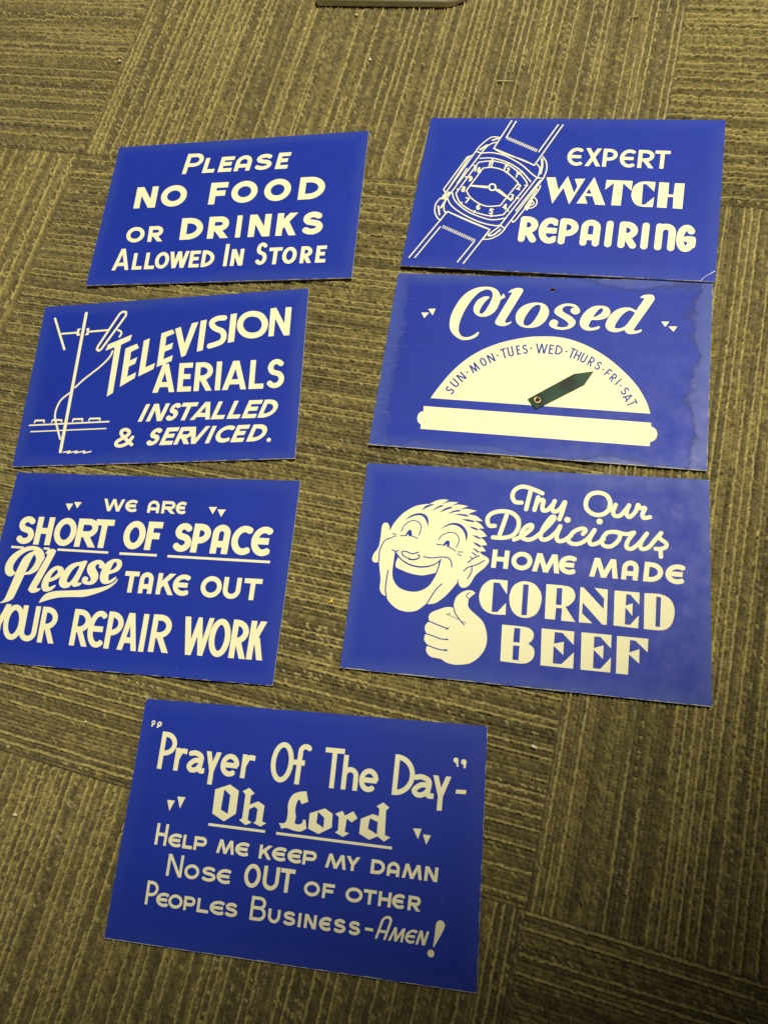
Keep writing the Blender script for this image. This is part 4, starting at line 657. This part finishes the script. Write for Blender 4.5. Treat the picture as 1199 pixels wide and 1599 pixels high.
"laughing_face":[["P",1,1,[-112.62,28.83,-109.28,36.21,-102.79,44.76,-94.16,51.04,-86.97,53.37,-81.51,54.15,-76.24,57.47,-69.95,58.95,-65.93,58.49,-71.73,54.28,-65.26,56.85,-57.51,57.07,-63.95,53.17,-57.45,55.07,-49.03,54.2,-56.44,50.93,-49.57,51.71,-41.82,50.63,-49.47,47.09,-42.18,46.06,-36.04,41.78,-44.2,42.01,-38.86,39.85,-34.49,35.69,-39.9,35.35,-35.19,32.93,-31.81,29.27,-37.04,27.83,-33.33,25.31,-31.2,21.74,-35.86,21.04,-33.21,18.6,-31.87,16.46,-36.96,15.91,-34.17,13.25,-32.32,12.64,-29.1,10.43,-28.85,7.3,-31.93,2.57,-35.94,-1.32,-39.09,-5.14,-41.65,-10.7,-44.39,-14.04,-47.77,-15.2,-50.53,-13.65,-51.9,-10.19,-55.58,-15.85,-61.04,-22.98,-67.49,-28.86,-72.6,-30.64,-75.97,-30.67,-82.62,-36.58,-90.45,-38.44,-98.71,-36.97,-105.63,-32.21,-109.34,-27.3,-112.34,-26.02,-114.49,-23.48,-115.35,-20.36,-115.53,-13.05,-117.19,-5.8,-118.52,1.07,-122.14,0.15,-124.6,2.49,-123.99,7.23,-120.58,13.59,-119.78,22.17,-119.92,30.76,-118.93,34.18,-116.23,35.3,-113.79,33.06,-112.95,29.28],[0,5,8,9,11,12,14,15,17,18,20,21,23,24,26,27,29,30,32,33,34,45,50,55,61]],["P",0,0,[-88.17,47.86,-85.06,52.07,-81.05,53.98,-76.9,54.41,-82.7,51.2],[]],["P",0,0,[-79.43,47.69,-75.65,51.59,-71.7,53.82,-69.08,53.29,-74.3,50.99],[]],["P",0,0,[-72.61,46.95,-69.14,50.62,-64.26,52.89,-61.63,52.04,-67.14,49.73],[]],["P",0,0,[-66.27,46.12,-61.98,49.02,-56.75,50.78,-54.74,49.44,-60.62,48.1],[]],["P",0,0,[-60.46,46.45,-55.46,47.08,-49.77,46.75,-47.72,44.89,-54.06,45.51],[]],["P",0,0,[-54.08,42.34,-48.8,42.85,-44.36,42.14,-42.64,40.28,-48.62,40.89],[]],["P",0,0,[-47.64,36.83,-43.23,36.32,-40.03,35.22,-38.95,33.35,-43.71,34.67],[]],["P",0,0,[-43.89,29.66,-40.13,29.06,-37.23,27.64,-36.79,26.06,-40.61,27.42],[]],["P",0,0,[-43.37,23.69,-39.28,22.68,-36.06,20.97,-35.9,19.07,-40.06,21.02],[]],["P",0,0,[-43.23,18.56,-39.76,17.52,-37.16,15.79,-37.35,14.5,-40.26,16.21],[]],["P",0,0,[-43.87,15.31,-41.34,14.53,-38.71,12.49,-39.24,11.5,-41.54,13.25],[]],["P",0,0,[-45.54,11.81,-43.82,11.17,-41.54,9.75,-42.4,9.05],[]],["S",0,0.94,[-109.96,22.35,-114.02,21.13,-117.27,17.12,-119.18,9.92,-118.8,1.05],0,1,1],["S",0,1.01,[-110.07,-5.71,-110.55,-14.48,-110.39,-21.77,-108.88,-27.99],0,1,1],["S",0,0.98,[-64.89,-13.49,-69.4,-18.79,-75.43,-30.71],0,1,1],["S",0,0.84,[-102.76,28.51,-100.65,34.35,-95.51,38.19,-90.4,38.12,-86.99,34.72,-86.75,30.01,-87.89,26.16],0,1,1],["S",0,0.84,[-103.25,24.69,-95.89,25.17,-92.15,24.75,-88.5,23.3],0,1,1],["S",0,0.82,[-70.85,23.55,-68.71,27.42,-63.56,30.09,-58.17,30.16,-54.69,26.48,-54.53,21.87,-56.12,17.89],0,1,1],["S",0,0.82,[-72.61,19.52,-66.98,19.17,-61.46,17.7,-56.28,14.84],0,1,1],["S",0,1.01,[-86.59,11.77,-91.42,10.03,-97.09,11.49,-100.26,11.08,-99.51,8.52,-96.5,6.42,-93.68,5.79],0,1,1],["S",0,1.01,[-86.97,9.42,-85.31,8.43,-85.74,6.55],0,1,1],["S",0,0.93,[-108.71,12.07,-105.81,11.06,-103.12,11.81],0,1,1],["S",0,1.0,[-81.66,8.24,-76.61,7.59,-71.28,8.26,-66.87,9.04,-61.46,8.52,-58.95,5.51,-58.12,1.48],0,1,1],["S",0,0.98,[-45.31,6.07,-41.67,9.51,-36.66,12.33],0,1,1],["S",0,0.97,[-48.15,-1.37,-44.95,2.03,-38.2,4.8,-32.43,8.65],0,1,1],["S",0,0.97,[-41.95,2.71,-41.99,-1.79,-44.55,-7.37],0,1,1],["S",0,0.85,[-109.95,26.14,-107.05,25.38],0,0,1],["S",0,0.84,[-109.64,23.6,-106.91,24.16],0,0,1],["S",0,0.81,[-54.44,14.24,-50.48,14.52],0,0,1],["S",0,0.81,[-54.28,12.51,-51.49,11.07],0,0,1],["S",0,0.79,[-52.18,-9.05,-52.22,-12.45],0,0,1],["P",0,1,[-101.09,38.14,-96.08,43.23,-88.91,45.57,-83.65,43.96,-81.1,39.83,-81.03,33.96,-82.82,38.77,-85.81,42.59,-89.62,43.61,-95.01,42.05],[0,5]],["P",0,1,[-70.98,31.96,-65.99,36.5,-59.9,38.94,-53.5,37.74,-49.08,33.35,-47.51,28.81,-48.43,23.2,-49.55,28.68,-52.0,33.16,-56.04,36.18,-60.63,37.11,-65.88,35.38],[0,6]],["P",0,1,[-99.13,25.24,-97.69,28.83,-95.58,30.58,-93.97,28.6,-93.58,25.13],[0,4]],["P",1,0,[-97.98,24.84,-96.9,26.71,-96.2,24.68],[]],["P",0,1,[-67.0,19.35,-65.07,22.54,-62.46,23.37,-61.59,20.93,-61.93,17.95],[0,4]],["P",1,0,[-65.5,18.71,-64.13,20.29,-63.58,18.29],[]],["P",0,1,[-94.79,5.89,-90.02,5.69,-86.05,6.9,-86.54,5.57,-89.87,4.4,-93.99,4.47],[0,5]],["P",0,1,[-106.22,10.65,-106.35,2.44,-106.43,-6.81,-104.37,-13.98,-98.97,-19.45,-90.56,-21.73,-82.57,-20.79,-75.46,-16.15,-70.94,-8.12,-68.45,-0.22,-67.01,8.57,-70.84,3.98,-77.71,0.9,-85.75,0.02,-94.14,1.78,-101.03,5.81,-105.3,10.72],[0,10,16]],["P",1,1,[-103.09,6.12,-98.84,2.82,-93.03,0.02,-85.6,-1.34,-78.45,-0.62,-72.84,1.55,-68.91,4.31,-69.51,-0.3,-70.69,-4.48,-73.88,-5.64,-76.93,-6.51,-81.31,-7.58,-85.83,-7.48,-89.5,-7.04,-94.16,-6.04,-98.44,-4.53,-101.77,-3.5,-104.22,-2.21,-104.41,1.66],[0,6,8,17]]],
"thumbs_up_hand":[["P",1,1,[-37.26,-18.72,-39.83,-16.96,-43.48,-16.84,-48.16,-18.9,-52.05,-22.95,-53.46,-27.4,-53.51,-32.02,-56.71,-31.69,-60.33,-32.2,-65.03,-34.28,-69.72,-36.55,-72.25,-38.94,-72.76,-41.75,-71.86,-44.42,-74.43,-47.42,-74.87,-50.81,-73.42,-54.02,-74.59,-57.46,-74.08,-60.43,-71.2,-63.45,-72.24,-66.26,-71.14,-69.74,-67.82,-72.37,-62.93,-72.92,-59.58,-73.28,-55.47,-75.5,-49.39,-76.61,-42.93,-75.92,-36.61,-74.07,-30.58,-69.05,-26.46,-62.16,-25.34,-54.38,-26.84,-46.79,-29.68,-41.07,-33.87,-37.24,-38.99,-33.46,-42.0,-30.07,-42.45,-27.05,-42.14,-23.64,-40.05,-21.3],[0,6,13,16,19,24,38]],["S",0,0.92,[-72.28,-44.46,-65.62,-46.58,-56.85,-49.08],0,1,1],["S",0,0.91,[-73.88,-54.36,-67.08,-56.12,-61.45,-57.67,-56.02,-57.55],0,1,1],["S",0,0.9,[-71.62,-63.5,-65.53,-65.28,-60.6,-66.14,-55.79,-66.07],0,1,1],["S",0,0.91,[-53.54,-31.71,-52.05,-35.86,-48.6,-40.42,-44.28,-44.86],0,1,1],["S",0,0.67,[-41.63,-18.48,-44.07,-20.41,-43.9,-22.25,-42.16,-23.46],0,1,1],["S",0,0.6,[-56.84,-49.2,-55.66,-47.63],0,0,1],["S",0,0.6,[-45.69,-42.57,-42.81,-43.21],0,0,1],["S",0,0.49,[-57.0,-38.15,-48.54,-41.02],0,0,1],["S",0,0.79,[-58.54,-37.99,-56.21,-36.86],0,0,1],["S",0,1.33,[-57.75,-49.17,-56.72,-49.19],0,0,1],["S",0,1.32,[-56.92,-57.64,-56.02,-57.55],0,0,1],["S",0,1.43,[-57.6,-66.07,-55.91,-66.08],0,0,1]]},"prayer":{"lettering":[["L",3.84,[-120.1,35.11,6.99,33.64,-120.2,63.56,7.83,63.81],[["P",0.0,0.1087],["r",0.1087,0.1843,0,0.6],["a",0.1944,0.3123,0,0.58],["Y",0.3123,0.4113,-0.25,0.59],["e",0.4153,0.5359,0,0.58],["r",0.5506,0.6312,0,0.6],["O",0.7353,0.8774],["f",0.8774,0.9793]],0,1],
["L",3.69,[19.54,33.53,112.24,33.0,19.79,62.78,113.4,61.94],[["T",-0.0369,0.1275],["h",0.1238,0.2607,0,0.86],["e",0.2701,0.4291,0,0.58],["D",0.548,0.7225],["a",0.7072,0.8845,0,0.57],["Y",0.8694,1.0149,-0.26,0.58]],0,1],["P",1,0,[118.43,41.26,125.88,41.56,125.47,38.66,118.03,38.48],[]],["D",1,117.06,61.86,1.91],["S",1,1.53,[117.97,61.41,118.38,57.98],0,0,1],["D",1,122.98,61.04,2.04],["S",1,1.63,[123.94,60.59,123.72,57.39],0,0,1],["D",1,-129.55,69.85,1.73],["S",1,1.39,[-129.46,69.39,-130.36,67.2],0,0,1],["D",1,-124.13,69.1,1.98],["S",1,1.58,[-124.04,68.64,-125.51,66.64],0,0,1],["D",0,-129.55,69.85,0.74],["D",0,-124.15,69.22,0.74],["P",1,0,[-106.99,12.91,-100.4,12.88,-103.79,5.08],[]],["P",1,0,[-98.93,16.0,-92.14,16.2,-95.43,7.65],[]],["P",1,0,[88.19,11.59,94.56,11.85,92.43,4.64],[]],["P",1,0,[95.78,8.15,101.72,8.12,98.71,1.5],[]],["P",1,0,[-57.15,28.78,-49.32,24.89,-49.28,8.31,-58.05,1.98,-68.33,6.69,-68.68,24.18],[]],["P",0,0,[-61.22,24.87,-55.71,21.14,-55.78,7.44,-61.91,10.07],[]],["P",1,0,[-41.19,27.82,-36.33,24.17,-39.04,22.35,-39.17,15.74,-32.6,18.76,-27.17,16.29,-27.61,5.0,-24.15,3.94,-28.41,1.16,-34.42,3.15,-32.51,4.75,-32.39,13.41,-35.25,14.68,-38.98,12.53,-39.24,5.03,-35.77,3.25,-40.39,1.02,-45.95,4.13,-43.74,5.53,-43.57,22.76,-46.2,24.93],[]],["P",1,1,[4.6,29.44,6.9,22.17,1.9,20.04,-0.17,23.04,-1.91,21.09,-2.56,15.71,-1.53,10.52,-2.04,6.14,0.66,5.48,3.77,6.72,4.36,9.35,6.32,9.31,7.69,3.28,3.17,0.86,-2.07,1.14,-8.1,2.27,-11.66,1.33,-14.13,5.17,-10.46,5.3,-8.5,7.49,-8.13,12.81,-8.62,19.86,-5.83,26.07,-0.2,28.75],[0,1,2,7,10,11,12,16,17]],["P",1,0,[20.45,18.76,26.74,15.64,27.12,6.05,17.44,0.58,9.1,3.43,9.0,14.25],[]],["P",0,0,[15.31,16.04,20.67,12.13,20.79,5.18,14.91,8.07],[]],["P",1,0,[28.65,15.82,34.18,18.34,36.42,15.19,42.45,18.92,46.07,14.41,41.93,11.11,37.88,13.36,37.3,3.98,40.77,3.53,36.26,0.44,30.01,2.89,32.01,4.59,31.82,13.81],[]],["P",1,0,[64.57,27.21,69.49,24.09,67.16,21.9,67.7,4.79,71.9,3.75,67.44,0.47,62.2,3.44,56.19,0.55,48.33,3.95,48.62,14.31,57.37,18.4,62.0,17.36,62.06,22.56,59.78,24.08],[]],["P",0,0,[55.49,15.34,61.6,13.3,61.71,4.75,54.51,8.01],[]],["S",1,1.89,[-70.16,-1.37,-24.27,-1.93],0,0,0],["S",1,1.84,[-15.4,-2.19,73.71,-3.37],0,0,0],
["L",2.32,[-111.77,-19.95,108.17,-22.41,-111.72,-10.28,108.65,-12.77],[["H",0.0001,0.044,0,1.6],["E2",0.0499,0.0988],
["L",0.1045,0.141],["P",0.1462,0.1928],["M",0.2314,0.2963],["E2",0.2986,0.3483],["K",0.3858,0.4302],["E2",0.4314,0.4816],["E2",0.4869,0.5366],["P",0.5412,0.5885],["M",0.6211,0.693],["Y",0.6915,0.7379],["D",0.7769,0.824],["A2",0.8316,0.8736],["M",0.8826,0.9495],["N",0.9568,1.0001]],0,1],
["L",2.23,[-98.35,-40.48,97.27,-42.77,-98.33,-30.21,97.72,-33.18],[["N",0.0001,0.0643,0,1.5],["O",0.0742,0.135],["S",0.1441,0.2037],["E2",0.2078,0.2647],["O",0.5572,0.6185],["F",0.629,0.6747],["O",0.7178,0.7823],["T",0.7853,0.8345],["H",0.8426,0.8902],["E2",0.8936,0.9392],["R",0.9528,1.0]],0,1],
["L",2.87,[-98.35,-40.48,97.27,-42.77,-98.33,-30.21,97.72,-33.18],[["O",0.3173,0.3828,0,1.62],["U",0.3923,0.4561,0,1.62],["T",0.4594,0.5165,0,1.62]],0,1],
["L",2.15,[-111.7,-61.7,101.46,-63.59,-111.88,-52.03,101.92,-54.8],[["P",-0.0,0.0449,0,1.7],["E2",0.0415,0.088],["O",0.088,0.1414],["P",0.1464,0.1887],
["L",0.1967,0.24],["E2",0.2436,0.2979],["S",0.2993,0.346],["B",0.3921,0.4484,0,1.72],["U",0.4574,0.501],["S",0.5107,0.5556],["I",0.5652,0.5758],["N",0.5875,0.6298],["E2",0.639,0.681],["S",0.6891,0.7323],["S",0.7411,0.7824]],0,1],["S",1,1.94,[58.66,-58.11,64.58,-58.26],0,0,0],
["L",1.74,[66.2,-63.42,102.09,-63.56,68.94,-54.63,104.77,-54.42],[["A2",0.0,0.2176,0,1.75],["M",0.266,0.5609],["E2",0.5705,0.7811],["N",0.8135,1.0]],0,1],["P",1,1,[109.33,-48.59,112.27,-46.41,115.09,-48.08,114.95,-51.56,111.92,-57.66,108.56,-63.78,107.87,-63.57,108.61,-56.86],[5,6]],["D",1,106.66,-67.9,2.41]]}}''')
LABEL = dict(
    food='blue card sign lettered Please No Food Or Drinks Allowed In Store',
    watch='blue card sign lettered Expert Watch Repairing beside a line drawing of a wristwatch',
    tv='blue card sign lettered Television Aerials Installed & Serviced with a drawn roof aerial',
    closed='water-stained blue card sign lettered Closed with a weekday half dial and green pointer',
    space='blue card sign lettered We Are Short Of Space, cut off by the left border',
    beef='blue card sign with a laughing cartoon face advertising Home Made Corned Beef',
    prayer='blue card sign lettered Prayer Of The Day, lowest of all on the carpet')
LOOK = dict(food=(0.30, 0.00035), watch=(0.25, 0.0003), tv=(0.35, 0.0004), closed=(0.55, 0.0006), space=(0.22, 0.0003), beef=(0.55, 0.0005), prayer=(0.15, 0.0006))
THICK = 0.0011
SIGN = {}
def rounded(w, h, r, jit, rs):
    P = []
    for sx, sy, a in ((1, 1, 0), (-1, 1, 90), (-1, -1, 180), (1, -1, 270)):
        P += arc(sx * (w / 2 - r), sy * (h / 2 - r), r, r, a, a + 90, 4)
    return P
for si, (n, (px, py, th, zt)) in enumerate(POSE.items()):
    root = bpy.data.objects.new('show_card', None); col.objects.link(root)
    root.empty_display_size = 0.05
    root.location = (px, py, zt - THICK); root.rotation_euler = (0, 0, th)
    root['label'] = LABEL[n]; root['category'] = 'sign'; root['group'] = 'blue show cards laid out on the carpet'
    fade, wear = LOOK[n]
    lp = [rounded(SW, SH, 0.9, 0, si)]
    if n == 'closed': lp.append(arc(4.47, 75.0, 2.1, 2.1, 0, 360, 24)[:-1])
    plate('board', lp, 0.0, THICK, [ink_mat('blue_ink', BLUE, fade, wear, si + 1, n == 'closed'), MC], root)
    for pn, items in ART[n].items():
        ink = Ink(); ink.draw(items)
        plate(pn, ink.loops(), THICK, THICK + 0.00006, [MC], root)
    SIGN[n] = root

# pointer of the weekday dial, riveted to the card
def pointer():
    mt, nt, b = new_mat('green_enamel')
    tc = N(nt, 'ShaderNodeTexCoord'); n1 = noise(nt, tc.outputs['Object'], 55, 2, 0.5)
    c = mix(nt, mapr(nt, n1, 0.50, 0.62, 0, 1), (0.005, 0.040, 0.017, 1), (0.002, 0.012, 0.006, 1))
    nt.links.new(c, b.inputs['Base Color']); b.inputs['Roughness'].default_value = 0.34; b.inputs['Specular IOR Level'].default_value = 0.2
    nt.links.new(bump(nt, noise(nt, tc.outputs['Object'], 40, 2), 0.25, 0.001), b.inputs['Normal'])
    P = [(-6.67, -35.1), (0.6, -44.25), (38.95, -18.03), (45.39, -5.47), (29.68, -8.87)]
    o = plate('pointer', [P], THICK + 0.0006, THICK + 0.0013, [mt], SIGN['closed'], bevel=0.00012)
    me = bpy.data.meshes.new('eyelet'); bm = bmesh.new()
    prof = [(0.0016, -0.0012), (0.0016, 0.0006), (0.0020, 0.0009), (0.0030, 0.0009), (0.0036, 0.0005), (0.0038, 0.0)]
    rings = [[bm.verts.new((r * math.cos(2 * math.pi * k / 28), r * math.sin(2 * math.pi * k / 28), z)) for k in range(28)] for r, z in prof]
    for a, b2 in zip(rings, rings[1:]):
        for k in range(28): bm.faces.new((a[k], b2[k], b2[(k + 1) % 28], a[(k + 1) % 28]))
    bmesh.ops.recalc_face_normals(bm, faces=bm.faces)
    for f in bm.faces: f.smooth = True
    bm.to_mesh(me); bm.free()
    mt2, nt2, b2 = new_mat('old_brass'); b2.inputs['Base Color'].default_value = (0.42, 0.30, 0.14, 1); b2.inputs['Metallic'].default_value = 0.9; b2.inputs['Roughness'].default_value = 0.38
    tc2 = N(nt2, 'ShaderNodeTexCoord'); nt2.links.new(mix(nt2, mapr(nt2, noise(nt2, tc2.outputs['Object'], 700, 3), 0.4, 0.7, 0, 1), (0.36, 0.26, 0.12, 1), (0.08, 0.055, 0.03, 1)), b2.inputs['Base Color'])
    me.materials.append(mt2)
    e = bpy.data.objects.new('eyelet', me); col.objects.link(e); e.parent = o
    e.location = (0.00103, -0.0358, THICK + 0.0013)
pointer()

# ------------------------------------------------------------------ flat grey thing at the upper border
def tray():
    P = [(-355.5, 741.5), (-359, 742.2), (-362.5, 744.8), (-364.5, 749)]
    g0, g1 = Vector((-0.3680, 0.7375)), Vector((-0.2085, 0.7400))
    L = (g1 - g0).length * 1000
    out = [(2.5, 0), (L - 12, 0), (L - 4, 2.5), (L + 6, 9), (L + 9, 14), (L + 9, 110), (L + 4, 116), (4, 116), (0, 112), (0, 2.5), (0.7, 0.7)]
    mt, nt, b = new_mat('grey_plastic')
    tc = N(nt, 'ShaderNodeTexCoord'); n1 = noise(nt, tc.outputs['Object'], 80, 4, 0.6)
    nt.links.new(mix(nt, mapr(nt, n1, 0.3, 0.7, 0, 1), (0.58, 0.53, 0.38, 1), (0.66, 0.61, 0.46, 1)), b.inputs['Base Color'])
    b.inputs['Roughness'].default_value = 0.55
    root = bpy.data.objects.new('tray', None); col.objects.link(root)
    root.location = (g0.x, g0.y, PILE); root.rotation_euler = (0, 0, math.atan2(g1.y - g0.y, g1.x - g0.x))
    root['label'] = 'flat pale grey base lying on the carpet at the upper border'; root['category'] = 'base'
    plate('base_plate', [out], 0.0010, 0.0070, [mt], root, bevel=0.0022)
    inner = [(10, 10), (L - 6, 10), (L - 1, 14), (L - 1, 104), (L - 4, 107), (10, 107)]
    plate('raised_panel', [inner], 0.0076, 0.0088, [mt], root, bevel=0.0006)
tray()

# ------------------------------------------------------------------ crumbs and a thread on the carpet
def crumb(name, x, y, sx, sy, sz, rot, color, label, cat, group=None):
    r = random.Random(int((x * 977 + y * 313) * 1000))
    me = bpy.data.meshes.new(name); bm = bmesh.new()
    bmesh.ops.create_icosphere(bm, subdivisions=2, radius=1.0)
    for v in bm.verts:
        k = 1 + 0.28 * (r.random() - 0.5) + 0.2 * math.sin(3 * v.co.x + 2 * v.co.y + x * 50)
        v.co = Vector((v.co.x * sx * k, v.co.y * sy * k, v.co.z * sz * k))
    for f in bm.faces: f.smooth = True
    bm.to_mesh(me); bm.free()
    mt, nt, b = new_mat('crumb_' + cat); b.inputs['Base Color'].default_value = color + (1,); b.inputs['Roughness'].default_value = 0.7
    tc = N(nt, 'ShaderNodeTexCoord'); nt.links.new(bump(nt, noise(nt, tc.outputs['Object'], 1500, 2), 0.6, 0.0004), b.inputs['Normal'])
    me.materials.append(mt)
    o = bpy.data.objects.new(name, me); col.objects.link(o)
    o.location = (x, y, PILE + sz * 0.2); o.rotation_euler = (0, 0, rot)
    o['label'] = label; o['category'] = cat
    if group: o['group'] = group
PW = (0.75, 0.70, 0.50)
G = 'pale crumbs on the carpet'
crumb('crumb', -0.5867, 0.6437, 0.0019, 0.0014, 0.0011, 0.4, PW, 'white crumb on the carpet above and left of the No Food sign', 'crumb', G)
crumb('crumb', -0.2870, 0.6611, 0.0018, 0.0011, 0.0010, -0.5, PW, 'pale crumb on the carpet below the grey base', 'crumb', G)
crumb('crumb', -0.3188, 0.7237, 0.0022, 0.0013, 0.0010, 0.3, (0.6, 0.5, 0.22), 'yellowish flake just under the grey base', 'crumb', G)
crumb('crumb', -0.1712, 0.0855, 0.0024, 0.0013, 0.0011, 1.0, (0.62, 0.46, 0.06), 'yellow crumb between the Short Of Space and Corned Beef signs', 'crumb', G)
crumb('crumb', 0.0093, 0.0120, 0.0026, 0.0013, 0.0010, -0.1, PW, 'long pale crumb on the carpet under the Corned Beef sign', 'crumb', G)
crumb('crumb', -0.3819, -0.1400, 0.0022, 0.0012, 0.0011, 0.1, PW, 'white crumb on the carpet left of the Prayer sign', 'crumb', G)
crumb('crumb', -0.3491, -0.0571, 0.0013, 0.0009, 0.0008, 0.8, PW, 'tiny white crumb on the carpet under the Short Of Space sign', 'crumb', G)
crumb('leaf_scrap', -0.0238, 0.7312, 0.0038, 0.0022, 0.0007, 0.2, (0.22, 0.16, 0.05), 'brown leaf scrap on the carpet above the Watch Repairing sign', 'scrap')
crumb('straw', -0.1394, 0.6403, 0.0095, 0.0008, 0.0007, 0.015, (0.42, 0.36, 0.14), 'short straw-coloured sliver lying on the carpet above the Watch Repairing sign', 'sliver')
